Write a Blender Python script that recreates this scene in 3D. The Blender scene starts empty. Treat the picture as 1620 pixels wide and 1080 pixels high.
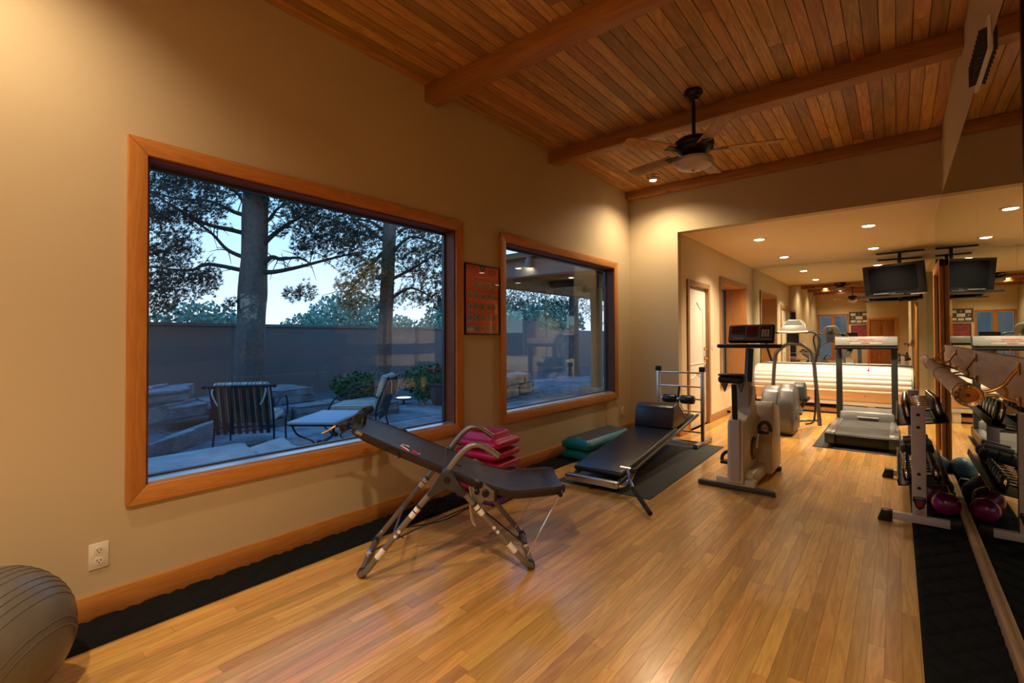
import bpy, bmesh, math, random
from mathutils import Vector, Matrix, noise
from math import pi, sin, cos, radians as R
C = bpy.context.scene.collection
SC = bpy.context.scene
random.seed(7)

# ------------------------------------------------------------------ camera
cam_d = bpy.data.cameras.new('camera')
cam = bpy.data.objects.new('camera', cam_d)
C.objects.link(cam)
yaw, pit, rol = .6777, .0143, -.0044
f_ = Vector((-sin(yaw)*cos(pit), cos(yaw)*cos(pit), sin(pit)))
r_ = Vector((cos(yaw), sin(yaw), 0)); u_ = r_.cross(f_)
r2 = cos(rol)*r_ + sin(rol)*u_; u2 = -sin(rol)*r_ + cos(rol)*u_
cam.matrix_world = Matrix(((r2.x, u2.x, -f_.x, 0), (r2.y, u2.y, -f_.y, 0), (r2.z, u2.z, -f_.z, 1.3), (0, 0, 0, 1)))
cam_d.sensor_width = 36.0
cam_d.lens = 756.38/1620*36
cam_d.shift_y = (524.53-540)/1620
cam_d.clip_start = .02
cam_d.clip_end = 500
SC.camera = cam

# ------------------------------------------------------------------ world, exposure
W = bpy.data.worlds.new('dusk_sky'); SC.world = W; W.use_nodes = True
wn = W.node_tree; wn.nodes.clear()
wo = wn.nodes.new('ShaderNodeOutputWorld'); bg = wn.nodes.new('ShaderNodeBackground')
tc = wn.nodes.new('ShaderNodeTexCoord'); sp = wn.nodes.new('ShaderNodeSeparateXYZ')
cr = wn.nodes.new('ShaderNodeValToRGB')
wn.links.new(tc.outputs['Generated'], sp.inputs[0]); wn.links.new(sp.outputs['Z'], cr.inputs[0])
cr.color_ramp.elements[0].position = 0.0; cr.color_ramp.elements[0].color = (.80, .92, 1.0, 1)
cr.color_ramp.elements[1].position = .75; cr.color_ramp.elements[1].color = (.07, .28, .78, 1)
e = cr.color_ramp.elements.new(.25); e.color = (.36, .67, 1.0, 1)
wn.links.new(cr.outputs[0], bg.inputs[0]); bg.inputs[1].default_value = 1.75
wn.links.new(bg.outputs[0], wo.inputs[0])
vs = SC.view_settings
vs.view_transform = 'Standard'; vs.look = 'None'; vs.gamma = 1; vs.use_curve_mapping = False
vs.exposure = 0.0
SC.cycles.max_bounces = 9; SC.cycles.diffuse_bounces = 4; SC.cycles.glossy_bounces = 7
SC.cycles.transparent_max_bounces = 12; SC.cycles.caustics_reflective = False; SC.cycles.caustics_refractive = False
SC.cycles.sample_clamp_indirect = 6
WARM = (1.0, .77, .50)
LAMPS = []   # (x, y, z, watts, cone deg)
def lamp(name, x, y, z, watts, cone=125, blend=.9, rad=.05, col=WARM, rot=(0, 0, 0)):
    d = bpy.data.lights.new(name, 'SPOT'); d.energy = watts; d.color = col
    d.spot_size = R(cone); d.spot_blend = blend; d.shadow_soft_size = rad
    o = bpy.data.objects.new(name, d); o.location = (x, y, z); o.rotation_euler = rot; C.objects.link(o)
    return o
for (x, y) in ((-1.51, 7.495), (-1.51, 9.42), (-.26, 7.46), (-.27, 9.41)):
    lamp('alcove_downlight_lamp', x, y, 2.672, 320)
lamp('spot_lamp', -2.36, 5.77, 3.24, 120, 150)
for (x, y, w) in ((-2.36, .0, 120), (-.55, -.35, 260), (-2.3, -2.6, 130), (-.5, -2.6, 230), (-1.9, -4.2, 150)):
    lamp('rear_downlight_lamp', x, y, 3.285, w, 140)

# ------------------------------------------------------------------ materials
MATS = {}
def nt(name):
    m = bpy.data.materials.new(name); m.use_nodes = True
    return m, m.node_tree, m.node_tree.nodes['Principled BSDF']
def mat(name, col, rough=.5, metal=0, spec=.5, bump=0, bscale=60, emit=None, es=0, var=0, vscale=4, coat=0, sheen=0, trans=0):
    if name in MATS: return MATS[name]
    m, t, b = nt(name)
    b.inputs['Base Color'].default_value = (*col, 1); b.inputs['Roughness'].default_value = rough
    b.inputs['Metallic'].default_value = metal; b.inputs['Specular IOR Level'].default_value = spec
    b.inputs['Coat Weight'].default_value = coat; b.inputs['Sheen Weight'].default_value = sheen
    if trans: b.inputs['Transmission Weight'].default_value = trans
    if emit: b.inputs['Emission Color'].default_value = (*emit, 1); b.inputs['Emission Strength'].default_value = es
    if bump or var:
        g = t.nodes.new('ShaderNodeTexCoord'); n = t.nodes.new('ShaderNodeTexNoise')
        n.inputs['Scale'].default_value = bscale; n.inputs['Detail'].default_value = 5
        t.links.new(g.outputs['Object'], n.inputs['Vector'])
        if bump:
            bp = t.nodes.new('ShaderNodeBump'); bp.inputs['Strength'].default_value = bump; bp.inputs['Distance'].default_value = .01
            t.links.new(n.outputs['Fac'], bp.inputs['Height']); t.links.new(bp.outputs[0], b.inputs['Normal'])
        if var:
            n2 = t.nodes.new('ShaderNodeTexNoise'); n2.inputs['Scale'].default_value = vscale; n2.inputs['Detail'].default_value = 4
            t.links.new(g.outputs['Object'], n2.inputs['Vector'])
            mx = t.nodes.new('ShaderNodeMixRGB'); mx.inputs[1].default_value = (*[c*(1-var) for c in col], 1)
            mx.inputs[2].default_value = (*[min(1, c*(1+var)) for c in col], 1)
            t.links.new(n2.outputs['Fac'], mx.inputs[0]); t.links.new(mx.outputs[0], b.inputs['Base Color'])
    MATS[name] = m
    return m
def wood(name, ca, cb, axis='y', rough=.35, spec=.5, rnd=.0, fine=1.0, coat=0, knots=0, bump=.08, hue=0, coatr=.1):
    if name in MATS: return MATS[name]
    m, t, b = nt(name); N = t.nodes; L = t.links
    g = N.new('ShaderNodeNewGeometry'); oi = N.new('ShaderNodeObjectInfo')
    ad = N.new('ShaderNodeMath'); ad.operation = 'ADD'; L.new(g.outputs['Random Per Island'], ad.inputs[0]); L.new(oi.outputs['Random'], ad.inputs[1])
    fr = N.new('ShaderNodeMath'); fr.operation = 'FRACT'; L.new(ad.outputs[0], fr.inputs[0])
    sc = N.new('ShaderNodeVectorMath'); sc.operation = 'MULTIPLY'
    k = {'x': (.09, 1, 1), 'y': (1, .09, 1), 'z': (1, 1, .09)}[axis]
    sc.inputs[1].default_value = k; L.new(g.outputs['Position'], sc.inputs[0])
    off = N.new('ShaderNodeVectorMath'); off.operation = 'SCALE'; cb3 = N.new('ShaderNodeCombineXYZ')
    for i in range(3): L.new(fr.outputs[0], cb3.inputs[i])
    L.new(cb3.outputs[0], off.inputs[0]); off.inputs['Scale'].default_value = 17 if rnd else 0
    av = N.new('ShaderNodeVectorMath'); av.operation = 'ADD'; L.new(sc.outputs[0], av.inputs[0]); L.new(off.outputs[0], av.inputs[1])
    n1 = N.new('ShaderNodeTexNoise'); n1.inputs['Scale'].default_value = 9*fine; n1.inputs['Detail'].default_value = 3; n1.inputs['Distortion'].default_value = .6
    L.new(av.outputs[0], n1.inputs['Vector'])
    rg = N.new('ShaderNodeMath'); rg.operation = 'MULTIPLY'; rg.inputs[1].default_value = 14; L.new(n1.outputs['Fac'], rg.inputs[0])
    sn = N.new('ShaderNodeMath'); sn.operation = 'PINGPONG'; sn.inputs[1].default_value = 1; L.new(rg.outputs[0], sn.inputs[0])
    n2 = N.new('ShaderNodeTexNoise'); n2.inputs['Scale'].default_value = 120*fine; n2.inputs['Detail'].default_value = 3
    L.new(av.outputs[0], n2.inputs['Vector'])
    mm = N.new('ShaderNodeMath'); mm.operation = 'MULTIPLY_ADD'; L.new(n2.outputs['Fac'], mm.inputs[0]); mm.inputs[1].default_value = .5; 
    hs = N.new('ShaderNodeMath'); hs.operation = 'MULTIPLY'; hs.inputs[1].default_value = .5; L.new(sn.outputs[0], hs.inputs[0]); L.new(hs.outputs[0], mm.inputs[2])
    mx = N.new('ShaderNodeMixRGB'); mx.inputs[1].default_value = (*ca, 1); mx.inputs[2].default_value = (*cb, 1); L.new(mm.outputs[0], mx.inputs[0])
    last = mx.outputs[0]
    if knots:
        v = N.new('ShaderNodeTexVoronoi'); v.inputs['Scale'].default_value = 2.6; L.new(g.outputs['Position'], v.inputs['Vector'])
        c2 = N.new('ShaderNodeValToRGB'); c2.color_ramp.elements[0].position = .05; c2.color_ramp.elements[0].color = (1, 1, 1, 1)
        c2.color_ramp.elements[1].position = .09; c2.color_ramp.elements[1].color = (0, 0, 0, 1); L.new(v.outputs['Distance'], c2.inputs[0])
        mk = N.new('ShaderNodeMixRGB'); L.new(c2.outputs[0], mk.inputs[0]); L.new(last, mk.inputs[1]); mk.inputs[2].default_value = (.05, .02, .008, 1)
        last = mk.outputs[0]
    if rnd:
        h = N.new('ShaderNodeHueSaturation'); mr = N.new('ShaderNodeMapRange'); L.new(fr.outputs[0], mr.inputs[0])
        mr.inputs[3].default_value = 1-rnd; mr.inputs[4].default_value = 1+rnd
        L.new(mr.outputs[0], h.inputs['Value']); L.new(last, h.inputs['Color'])
        f2 = N.new('ShaderNodeMath'); f2.operation = 'MULTIPLY'; f2.inputs[1].default_value = 7.3; L.new(fr.outputs[0], f2.inputs[0])
        f3 = N.new('ShaderNodeMath'); f3.operation = 'FRACT'; L.new(f2.outputs[0], f3.inputs[0])
        m3 = N.new('ShaderNodeMapRange'); L.new(f3.outputs[0], m3.inputs[0]); m3.inputs[3].default_value = .5-hue; m3.inputs[4].default_value = .5+hue
        L.new(m3.outputs[0], h.inputs['Hue'])
        last = h.outputs[0]
    L.new(last, b.inputs['Base Color'])
    b.inputs['Roughness'].default_value = rough; b.inputs['Specular IOR Level'].default_value = spec
    b.inputs['Coat Weight'].default_value = coat; b.inputs['Coat Roughness'].default_value = coatr
    bp = N.new('ShaderNodeBump'); bp.inputs['Strength'].default_value = bump; bp.inputs['Distance'].default_value = .004
    L.new(mm.outputs[0], bp.inputs['Height']); L.new(bp.outputs[0], b.inputs['Normal'])
    MATS[name] = m
    return m
def stone_mat(name, ca, cb, rough=.85, rnd=.2):
    m, t, b = nt(name); N = t.nodes; L = t.links
    g = N.new('ShaderNodeNewGeometry'); oi = N.new('ShaderNodeObjectInfo')
    n = N.new('ShaderNodeTexNoise'); n.inputs['Scale'].default_value = 3; n.inputs['Detail'].default_value = 9; n.inputs['Roughness'].default_value = .65
    L.new(g.outputs['Position'], n.inputs['Vector'])
    mx = N.new('ShaderNodeMixRGB'); mx.inputs[1].default_value = (*ca, 1); mx.inputs[2].default_value = (*cb, 1)
    c2 = N.new('ShaderNodeValToRGB'); c2.color_ramp.elements[0].position = .35; c2.color_ramp.elements[1].position = .65
    L.new(n.outputs['Fac'], c2.inputs[0]); L.new(c2.outputs[0], mx.inputs[0])
    h = N.new('ShaderNodeHueSaturation'); mr = N.new('ShaderNodeMapRange'); L.new(oi.outputs['Random'], mr.inputs[0])
    mr.inputs[3].default_value = 1-rnd; mr.inputs[4].default_value = 1+rnd
    L.new(mr.outputs[0], h.inputs['Value']); L.new(mx.outputs[0], h.inputs['Color']); L.new(h.outputs[0], b.inputs['Base Color'])
    b.inputs['Roughness'].default_value = rough; b.inputs['Specular IOR Level'].default_value = .25
    n3 = N.new('ShaderNodeTexNoise'); n3.inputs['Scale'].default_value = 14; n3.inputs['Detail'].default_value = 8
    mp = N.new('ShaderNodeVectorMath'); mp.operation = 'MULTIPLY'; mp.inputs[1].default_value = (1, 1, 3.5); L.new(g.outputs['Position'], mp.inputs[0]); L.new(mp.outputs[0], n3.inputs['Vector'])
    bp = N.new('ShaderNodeBump'); bp.inputs['Strength'].default_value = .7; bp.inputs['Distance'].default_value = .03
    L.new(n3.outputs['Fac'], bp.inputs['Height']); L.new(bp.outputs[0], b.inputs['Normal'])
    MATS[name] = m
    return m
def stripes(name, cols, axis, period):
    m, t, b = nt(name); N = t.nodes; L = t.links
    g = N.new('ShaderNodeTexCoord'); s = N.new('ShaderNodeSeparateXYZ'); L.new(g.outputs['Object'], s.inputs[0])
    d = N.new('ShaderNodeMath'); d.operation = 'DIVIDE'; d.inputs[1].default_value = period; L.new(s.outputs[axis], d.inputs[0])
    fr = N.new('ShaderNodeMath'); fr.operation = 'FRACT'; L.new(d.outputs[0], fr.inputs[0])
    c = N.new('ShaderNodeValToRGB'); c.color_ramp.interpolation = 'CONSTANT'
    for i, (p, col) in enumerate(cols):
        el = c.color_ramp.elements[i] if i < 2 else c.color_ramp.elements.new(p)
        el.position = p; el.color = (*col, 1)
    L.new(fr.outputs[0], c.inputs[0]); L.new(c.outputs[0], b.inputs['Base Color']); b.inputs['Roughness'].default_value = .85
    MATS[name] = m
    return m
def glass_mat(name, tint, ior=1.5, rough=0):
    m = bpy.data.materials.new(name); m.use_nodes = True; t = m.node_tree; t.nodes.clear()
    o = t.nodes.new('ShaderNodeOutputMaterial'); mx = t.nodes.new('ShaderNodeMixShader'); f = t.nodes.new('ShaderNodeFresnel')
    tr = t.nodes.new('ShaderNodeBsdfTransparent'); gl = t.nodes.new('ShaderNodeBsdfGlossy')
    ge = t.nodes.new('ShaderNodeNewGeometry'); mr = t.nodes.new('ShaderNodeMapRange'); mr.inputs[3].default_value = ior; mr.inputs[4].default_value = 1/ior
    t.links.new(ge.outputs['Backfacing'], mr.inputs[0]); t.links.new(mr.outputs[0], f.inputs[0]); tr.inputs[0].default_value = (*tint, 1); gl.inputs['Roughness'].default_value = rough
    t.links.new(f.outputs[0], mx.inputs[0]); t.links.new(tr.outputs[0], mx.inputs[1]); t.links.new(gl.outputs[0], mx.inputs[2])
    t.links.new(mx.outputs[0], o.inputs[0]); MATS[name] = m
    return m
def mirror_mat():
    m = bpy.data.materials.new('mirror'); m.use_nodes = True; t = m.node_tree; t.nodes.clear()
    o = t.nodes.new('ShaderNodeOutputMaterial'); gl = t.nodes.new('ShaderNodeBsdfGlossy')
    gl.inputs['Color'].default_value = (.84, .89, .83, 1); gl.inputs['Roughness'].default_value = 0
    t.links.new(gl.outputs[0], o.inputs[0]); MATS['mirror'] = m
    return m

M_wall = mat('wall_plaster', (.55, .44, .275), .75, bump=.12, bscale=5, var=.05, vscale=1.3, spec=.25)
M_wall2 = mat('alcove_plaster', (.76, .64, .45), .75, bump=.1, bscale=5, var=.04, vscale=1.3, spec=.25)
M_ceil2 = mat('alcove_ceiling_paint', (.82, .67, .43), .8, bump=.08, bscale=8)
M_floor = wood('floor_oak', (.44, .21, .045), (.72, .41, .11), 'y', .30, .5, rnd=.24, fine=1.2, coat=.6, hue=.008, bump=.03, coatr=.19)
M_cplank = wood('ceiling_fir', (.30, .135, .04), (.60, .32, .105), 'y', .5, .35, rnd=.36, fine=1.0, hue=.012)
M_beam = wood('beam_fir', (.30, .12, .03), (.46, .21, .06), 'x', .5, .35, fine=.8, knots=1)
M_trimY = wood('trim_oak_along', (.42, .15, .028), (.58, .24, .055), 'y', .38, .4, fine=1.5)
M_trimZ = wood('trim_oak_upright', (.42, .15, .028), (.58, .24, .055), 'z', .38, .4, fine=1.5)
M_trimX = wood('trim_oak_across', (.42, .15, .028), (.58, .24, .055), 'x', .38, .4, fine=1.5)
M_brown = wood('trim_walnut', (.30, .16, .075), (.44, .26, .13), 'z', .45, .35, fine=1.5)
M_brownY = wood('trim_walnut_along', (.30, .16, .075), (.44, .26, .13), 'y', .45, .35, fine=1.5)
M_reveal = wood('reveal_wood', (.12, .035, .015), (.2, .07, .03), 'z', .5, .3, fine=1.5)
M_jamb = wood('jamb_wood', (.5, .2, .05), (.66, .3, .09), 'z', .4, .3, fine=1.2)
M_doorwood = wood('door_wood', (.22, .07, .015), (.34, .12, .03), 'z', .4, .4)
M_carpet = mat('black_carpet', (.011, .0115, .012), .95, bump=.5, bscale=300, spec=.08)
M_rubber = mat('rubber_mat', (.045, .052, .055), .75, bump=.5, bscale=240, spec=.3)
M_mirror = mirror_mat()
M_glass = glass_mat('window_glass', (.90, .95, .97), 1.55)
M_pglass = glass_mat('picture_glass', (.97, .97, .97), 1.45)
M_black = mat('black_plastic', (.007, .007, .008), .38, spec=.35)
M_blackm = mat('black_matte', (.02, .02, .021), .7)
M_vinyl = mat('black_vinyl', (.010, .013, .020), .30, bump=.12, bscale=160)
M_foam = mat('foam_rubber', (.01, .01, .011), .9)
M_chrome = mat('chrome', (.75, .76, .78), .12, 1)
M_steel = mat('brushed_steel', (.48, .47, .46), .3, 1)
M_pewter = mat('pewter_paint', (.23, .205, .185), .34, .55)
M_gunmetal = mat('gunmetal_paint', (.15, .15, .15), .38, .5)
M_brass = mat('brass', (.72, .42, .13), .2, 1)
M_brassd = mat('aged_brass', (.30, .16, .06), .30, 1)
M_white = mat('white_paint', (.80, .77, .72), .35)
M_door = mat('door_paint', (.86, .82, .74), .45)
M_almond = mat('almond_plastic', (.62, .55, .42), .35)
M_cream = mat('cream_plastic', (.60, .51, .38), .38)
M_creamd = mat('cream_grey_plastic', (.40, .36, .31), .4)
M_outlet = mat('outlet_plate', (.74, .68, .56), .4)
M_slot = mat('outlet_slot', (.02, .02, .02), .6)
M_brownfab = mat('brown_fabric', (.026, .015, .013), .45, bump=.25, bscale=260, sheen=.05, spec=.35)
M_brownpat = mat('worn_fabric', (.12, .065, .045), .6)
M_red = mat('red_paint', (.55, .02, .03), .4)
M_pink = mat('magenta_plastic', (.42, .008, .075), .42)
M_purple = mat('purple_plastic', (.10, .02, .28), .42)
M_teal = mat('teal_plastic', (.0, .17, .22), .4)
M_grip = mat('grip_top', (.035, .034, .030), .8, bump=.5, bscale=200)
M_ball = mat('pewter_vinyl', (.115, .10, .08), .36, bump=.03, bscale=90)
M_blueball = mat('blue_vinyl', (.03, .12, .21), .42)
M_redball = mat('burgundy_rubber', (.20, .008, .035), .25)
M_redpu = mat('magenta_rubber', (.28, .01, .09), .25)
M_darkball = mat('slate_rubber', (.04, .05, .05), .5)
M_lid = mat('lid_acrylic', (.60, .59, .57), .4)
M_tan = mat('tan_laminate', (.62, .42, .24), .4)
M_silver = mat('silver_plastic', (.17, .165, .155), .38, .3)
M_greyp = mat('grey_plastic', (.14, .14, .142), .36, .3)
M_charc = mat('charcoal_paint', (.028, .033, .036), .42)
M_belt = mat('belt_rubber', (.035, .034, .032), .65)
M_lcd = mat('lcd_glass', (.10, .11, .11), .15)
M_redled = mat('red_display', (.16, .005, .008), .2)
M_alu = mat('sill_aluminium', (.75, .76, .80), .32, .9)
M_lens = mat('lamp_lens', (1, 1, 1), .3, emit=(1, .86, .62), es=28)
M_ring = mat('lamp_ring', (.8, .76, .7), .4)
M_bowl = mat('frosted_bowl', (.62, .52, .46), .35, trans=0)
M_stone = stone_mat('flagstone', (.16, .17, .18), (.36, .36, .35))
M_slab = stone_mat('pale_flagstone', (.34, .33, .31), (.52, .50, .46))
M_stone2 = stone_mat('sandstone', (.33, .25, .20), (.52, .42, .34))
M_stucco = mat('garden_stucco', (.17, .15, .145), .9, bump=.5, bscale=25, var=.12, vscale=1)
M_bark = mat('pine_bark', (.16, .12, .10), .95, bump=1.0, bscale=26, var=.5, vscale=14)
M_barkb = mat('branch_bark', (.055, .045, .045), .95)
M_needle = mat('pine_needles', (.02, .055, .04), .8)
M_needle2 = mat('pine_needles_olive', (.10, .10, .04), .8)
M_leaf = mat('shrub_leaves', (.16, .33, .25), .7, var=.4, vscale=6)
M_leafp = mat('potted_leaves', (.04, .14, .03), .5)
M_iron = mat('wrought_iron', (.02, .025, .035), .5, .3)
M_patbeam = wood('patio_timber', (.14, .09, .06), (.24, .16, .10), 'y', .7, .2, knots=1)
M_patlog = wood('patio_log', (.30, .19, .09), (.44, .29, .15), 'z', .7, .2)
STR = stripes('striped_cushion', [(0, (.55, .50, .36)), (.16, (.35, .10, .05)), (.2, (.75, .72, .62)), (.34, (.26, .27, .13)), (.52, (.65, .6, .5)), (.6, (.55, .28, .10)), (.7, (.30, .33, .30)), (.84, (.78, .76, .7)), (.9, (.3, .12, .08))], 0, .16)
M_cush = mat('cushion_pale', (.62, .62, .58), .9)

# ------------------------------------------------------------------ mesh builder
def xf(loc=(0, 0, 0), rot=(0, 0, 0)):
    from mathutils import Euler
    return Matrix.Translation(loc) @ Euler(rot).to_matrix().to_4x4()
class MB:
    def __init__(s): s.v = []; s.f = []
    def add(s, vs, fs, m=None):
        n = len(s.v)
        s.v += [tuple(m @ Vector(v)) if m else tuple(v) for v in vs]
        s.f += [tuple(i+n for i in q) for q in fs]
        return s
    def box(s, x0, x1, y0, y1, z0, z1, m=None):
        v = [(x, y, z) for x in (x0, x1) for y in (y0, y1) for z in (z0, z1)]
        return s.add(v, [(0, 1, 3, 2), (4, 6, 7, 5), (0, 4, 5, 1), (2, 3, 7, 6), (0, 2, 6, 4), (1, 5, 7, 3)], m)
    def rbox(s, x0, x1, y0, y1, z0, z1, r=.01, m=None, seg=2):
        bm = bmesh.new(); bmesh.ops.create_cube(bm, size=1)
        for v in bm.verts: v.co = ((x0+x1)/2+v.co.x*(x1-x0), (y0+y1)/2+v.co.y*(y1-y0), (z0+z1)/2+v.co.z*(z1-z0))
        r = min(r, .49*min(x1-x0, y1-y0, z1-z0))
        bmesh.ops.bevel(bm, geom=bm.edges[:], offset=r, segments=seg, profile=.5, affect='EDGES')
        return s.bm(bm, m)
    def bm(s, bm, m=None):
        bm.verts.index_update(); s.add([v.co[:] for v in bm.verts], [[v.index for v in f.verts] for f in bm.faces], m); bm.free(); return s
    def prism(s, poly, a0, a1, axis='y', m=None, r=0, seg=2):
        # poly in the two other axes (cyclic order x->y->z without axis)
        def P(p, a): return {'x': (a, p[0], p[1]), 'y': (p[0], a, p[1]), 'z': (p[0], p[1], a)}[axis]
        bm = bmesh.new()
        A = [bm.verts.new(P(p, a0)) for p in poly]; B = [bm.verts.new(P(p, a1)) for p in poly]
        n = len(poly); bm.faces.new(A); bm.faces.new(B[::-1])
        for i in range(n): bm.faces.new((A[i], B[i], B[(i+1) % n], A[(i+1) % n]))
        if r: bmesh.ops.bevel(bm, geom=bm.edges[:], offset=r, segments=seg, profile=.5, affect='EDGES')
        return s.bm(bm, m)
    def tube(s, pts, r, seg=10, cap=True, m=None, flat=1.0):
        pts = [Vector(p) for p in pts]; n = len(pts); rs = r if isinstance(r, (list, tuple)) else [r]*n
        up = None; vs = []; fs = []
        for i, p in enumerate(pts):
            d = (pts[min(i+1, n-1)]-pts[max(i-1, 0)]).normalized()
            if up is None:
                a = Vector((0, 0, 1)) if abs(d.z) < .9 else Vector((1, 0, 0)); up = (a-d*a.dot(d)).normalized()
            else:
                up = (up-d*up.dot(d)).normalized()
            w = d.cross(up)
            for j in range(seg):
                t = 2*pi*j/seg; vs.append(p+rs[i]*(cos(t)*w+sin(t)*flat*up))
        for i in range(n-1):
            for j in range(seg):
                a = i*seg+j; b = i*seg+(j+1) % seg; fs.append((a, b, b+seg, a+seg))
        if cap: fs.append(tuple(range(seg))[::-1]); fs.append(tuple((n-1)*seg+j for j in range(seg)))
        return s.add(vs, fs, m)
    def lathe(s, prof, c=(0, 0, 0), axis='z', seg=24, m=None):
        vs = []; fs = []; n = len(prof)
        for (r, h) in prof:
            for j in range(seg):
                t = 2*pi*j/seg; a, b = r*cos(t), r*sin(t)
                p = {'z': (a, b, h), 'y': (a, h, b), 'x': (h, a, b)}[axis]
                vs.append((p[0]+c[0], p[1]+c[1], p[2]+c[2]))
        for i in range(n-1):
            for j in range(seg):
                a = i*seg+j; b = i*seg+(j+1) % seg; fs.append((a, b, b+seg, a+seg))
        if prof[0][0] > 1e-5: fs.append(tuple(range(seg)))
        if prof[-1][0] > 1e-5: fs.append(tuple((n-1)*seg+j for j in range(seg)))
        return s.add(vs, fs, m)
    def ball(s, c, r, seg=24, sq=(1, 1, 1), m=None):
        pr = [(max(1e-6, sin(pi*i/seg*1.0)), -cos(pi*i/seg)) for i in range(seg+1)]
        vs = []; fs = []
        for (rr, h) in pr:
            for j in range(seg*2 if seg < 12 else seg+8):
                q = seg*2 if seg < 12 else seg+8
                t = 2*pi*j/q; vs.append((c[0]+r*sq[0]*rr*cos(t), c[1]+r*sq[1]*rr*sin(t), c[2]+r*sq[2]*h))
        q = seg*2 if seg < 12 else seg+8
        for i in range(seg):
            for j in range(q):
                a = i*q+j; b = i*q+(j+1) % q; fs.append((a, b, b+q, a+q))
        return s.add(vs, fs, m)
    def make(s, name, m, parent=None, loc=None, rot=None, smooth=35, bevel=0, **props):
        me = bpy.data.meshes.new(name); me.from_pydata(s.v, [], s.f)
        bm = bmesh.new(); bm.from_mesh(me); bmesh.ops.remove_doubles(bm, verts=bm.verts, dist=1e-5)
        bmesh.ops.recalc_face_normals(bm, faces=bm.faces[:]); bm.to_mesh(me); bm.free()
        me.materials.append(m)
        if smooth:
            me.polygons.foreach_set('use_smooth', [True]*len(me.polygons)); me.set_sharp_from_angle(angle=R(smooth))
        o = bpy.data.objects.new(name, me); C.objects.link(o)
        if loc: o.location = loc
        if rot: o.rotation_euler = rot
        if parent: o.parent = parent
        if bevel:
            b = o.modifiers.new('bevel', 'BEVEL'); b.width = bevel; b.segments = 2; b.limit_method = 'ANGLE'
        for k, v in props.items(): o[k] = v
        return o
def arc(pts, n=8):
    """smooth Catmull-Rom through pts"""
    P = [Vector(p) for p in pts]; out = []
    for i in range(len(P)-1):
        a = P[max(i-1, 0)]; b = P[i]; c = P[i+1]; d = P[min(i+2, len(P)-1)]
        for k in range(n):
            t = k/n
            out.append(.5*((2*b)+(c-a)*t+(2*a-5*b+4*c-d)*t*t+(-a+3*b-3*c+d)*t**3))
    out.append(P[-1]); return out
def thing(name, label, cat, loc=(0, 0, 0), rz=0, group=None):
    o = bpy.data.objects.new(name, None); C.objects.link(o); o.location = loc; o.rotation_euler = (0, 0, rz); o.empty_display_size = .1
    o['label'] = label; o['category'] = cat
    if group: o['group'] = group
    return o
def tag(o, label, cat, group=None):
    o['label'] = label; o['category'] = cat
    if group: o['group'] = group
    return o
def struct(name, mb, m, parent=None, **kw):
    o = mb.make(name, m, parent, **kw)
    if not parent: o['kind'] = 'structure'
    return o
def dup(root, loc, rz=None, label=None):
    r = root.copy(); C.objects.link(r); r.location = loc
    if rz is not None: r.rotation_euler = (0, 0, rz)
    if label: r['label'] = label
    for ch in list(root.children):
        c = ch.copy(); C.objects.link(c); c.parent = r
        for g in list(ch.children):
            d = g.copy(); C.objects.link(d); d.parent = c
    return r
def text(name, s, size, m, parent=None, loc=(0, 0, 0), rot=(0, 0, 0), ext=.0006, align='CENTER', bold=0):
    cu = bpy.data.curves.new(name, 'FONT'); cu.body = s; cu.size = size; cu.extrude = ext; cu.align_x = align; cu.align_y = 'CENTER'; cu.offset = bold
    o = bpy.data.objects.new(name, cu); cu.materials.append(m); C.objects.link(o); o.location = loc; o.rotation_euler = rot
    bpy.context.view_layer.update()
    me = bpy.data.meshes.new_from_object(o.evaluated_get(bpy.context.evaluated_depsgraph_get())); me.materials.clear(); me.materials.append(m)
    bpy.data.objects.remove(o); o = bpy.data.objects.new(name, me); C.objects.link(o); o.location = loc; o.rotation_euler = rot
    if parent: o.parent = parent
    return o

# ------------------------------------------------------------------ room numbers
XL, XR, XA, ZC, ZA, YB, YM, YE = -2.93, .366, -2.247, 3.33, 2.70, 6.30, 10.54, 7.445
YR, YD = -5.6, -4.6        # rear wall, rear door block
# ------------------------------------------------------------------ structure
W1 = (.715, 2.865, .58, 2.225); W2 = (3.53, 5.795, .58, 2.225)
def holed(mb, plane, t, a0, a1, z0, z1, holes, axis='x'):
    """wall slab between plane and plane+t along a, with rectangular holes (a0,a1,z0,z1)"""
    xs = sorted(set([a0, a1]+[h[0] for h in holes]+[h[1] for h in holes])); zs = sorted(set([z0, z1]+[h[2] for h in holes]+[h[3] for h in holes]))
    for i in range(len(xs)-1):
        for j in range(len(zs)-1):
            cx = (xs[i]+xs[i+1])/2; cz = (zs[j]+zs[j+1])/2
            if any(h[0] < cx < h[1] and h[2] < cz < h[3] for h in holes): continue
            lo, hi = sorted((plane, plane+t))
            if axis == 'x': mb.box(lo, hi, xs[i], xs[i+1], zs[j], zs[j+1])
            else: mb.box(xs[i], xs[i+1], lo, hi, zs[j], zs[j+1])
    return mb
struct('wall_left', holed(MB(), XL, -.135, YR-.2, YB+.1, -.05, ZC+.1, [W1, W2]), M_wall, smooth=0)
WA = (8.27, 9.87, .56, 2.23)
DA = (6.70, 7.56, 0, 2.04); DH = (6.684, 7.576, 0, 2.056)
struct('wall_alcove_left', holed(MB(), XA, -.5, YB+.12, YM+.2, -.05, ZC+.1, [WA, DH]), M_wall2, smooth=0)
struct('wall_alcove_front', MB().box(XL-.2, XA, YB, YB+.12, -.05, ZC+.1), M_wall, smooth=0)
struct('wall_bulkhead', MB().box(XA, XR+.3, YB, YB+.14, ZA, ZC+.1), M_wall, smooth=0)
struct('wall_back', MB().box(XA-.5, 1.2, YM+.006, YM+.2, -.05, ZC), M_wall2, smooth=0)
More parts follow.
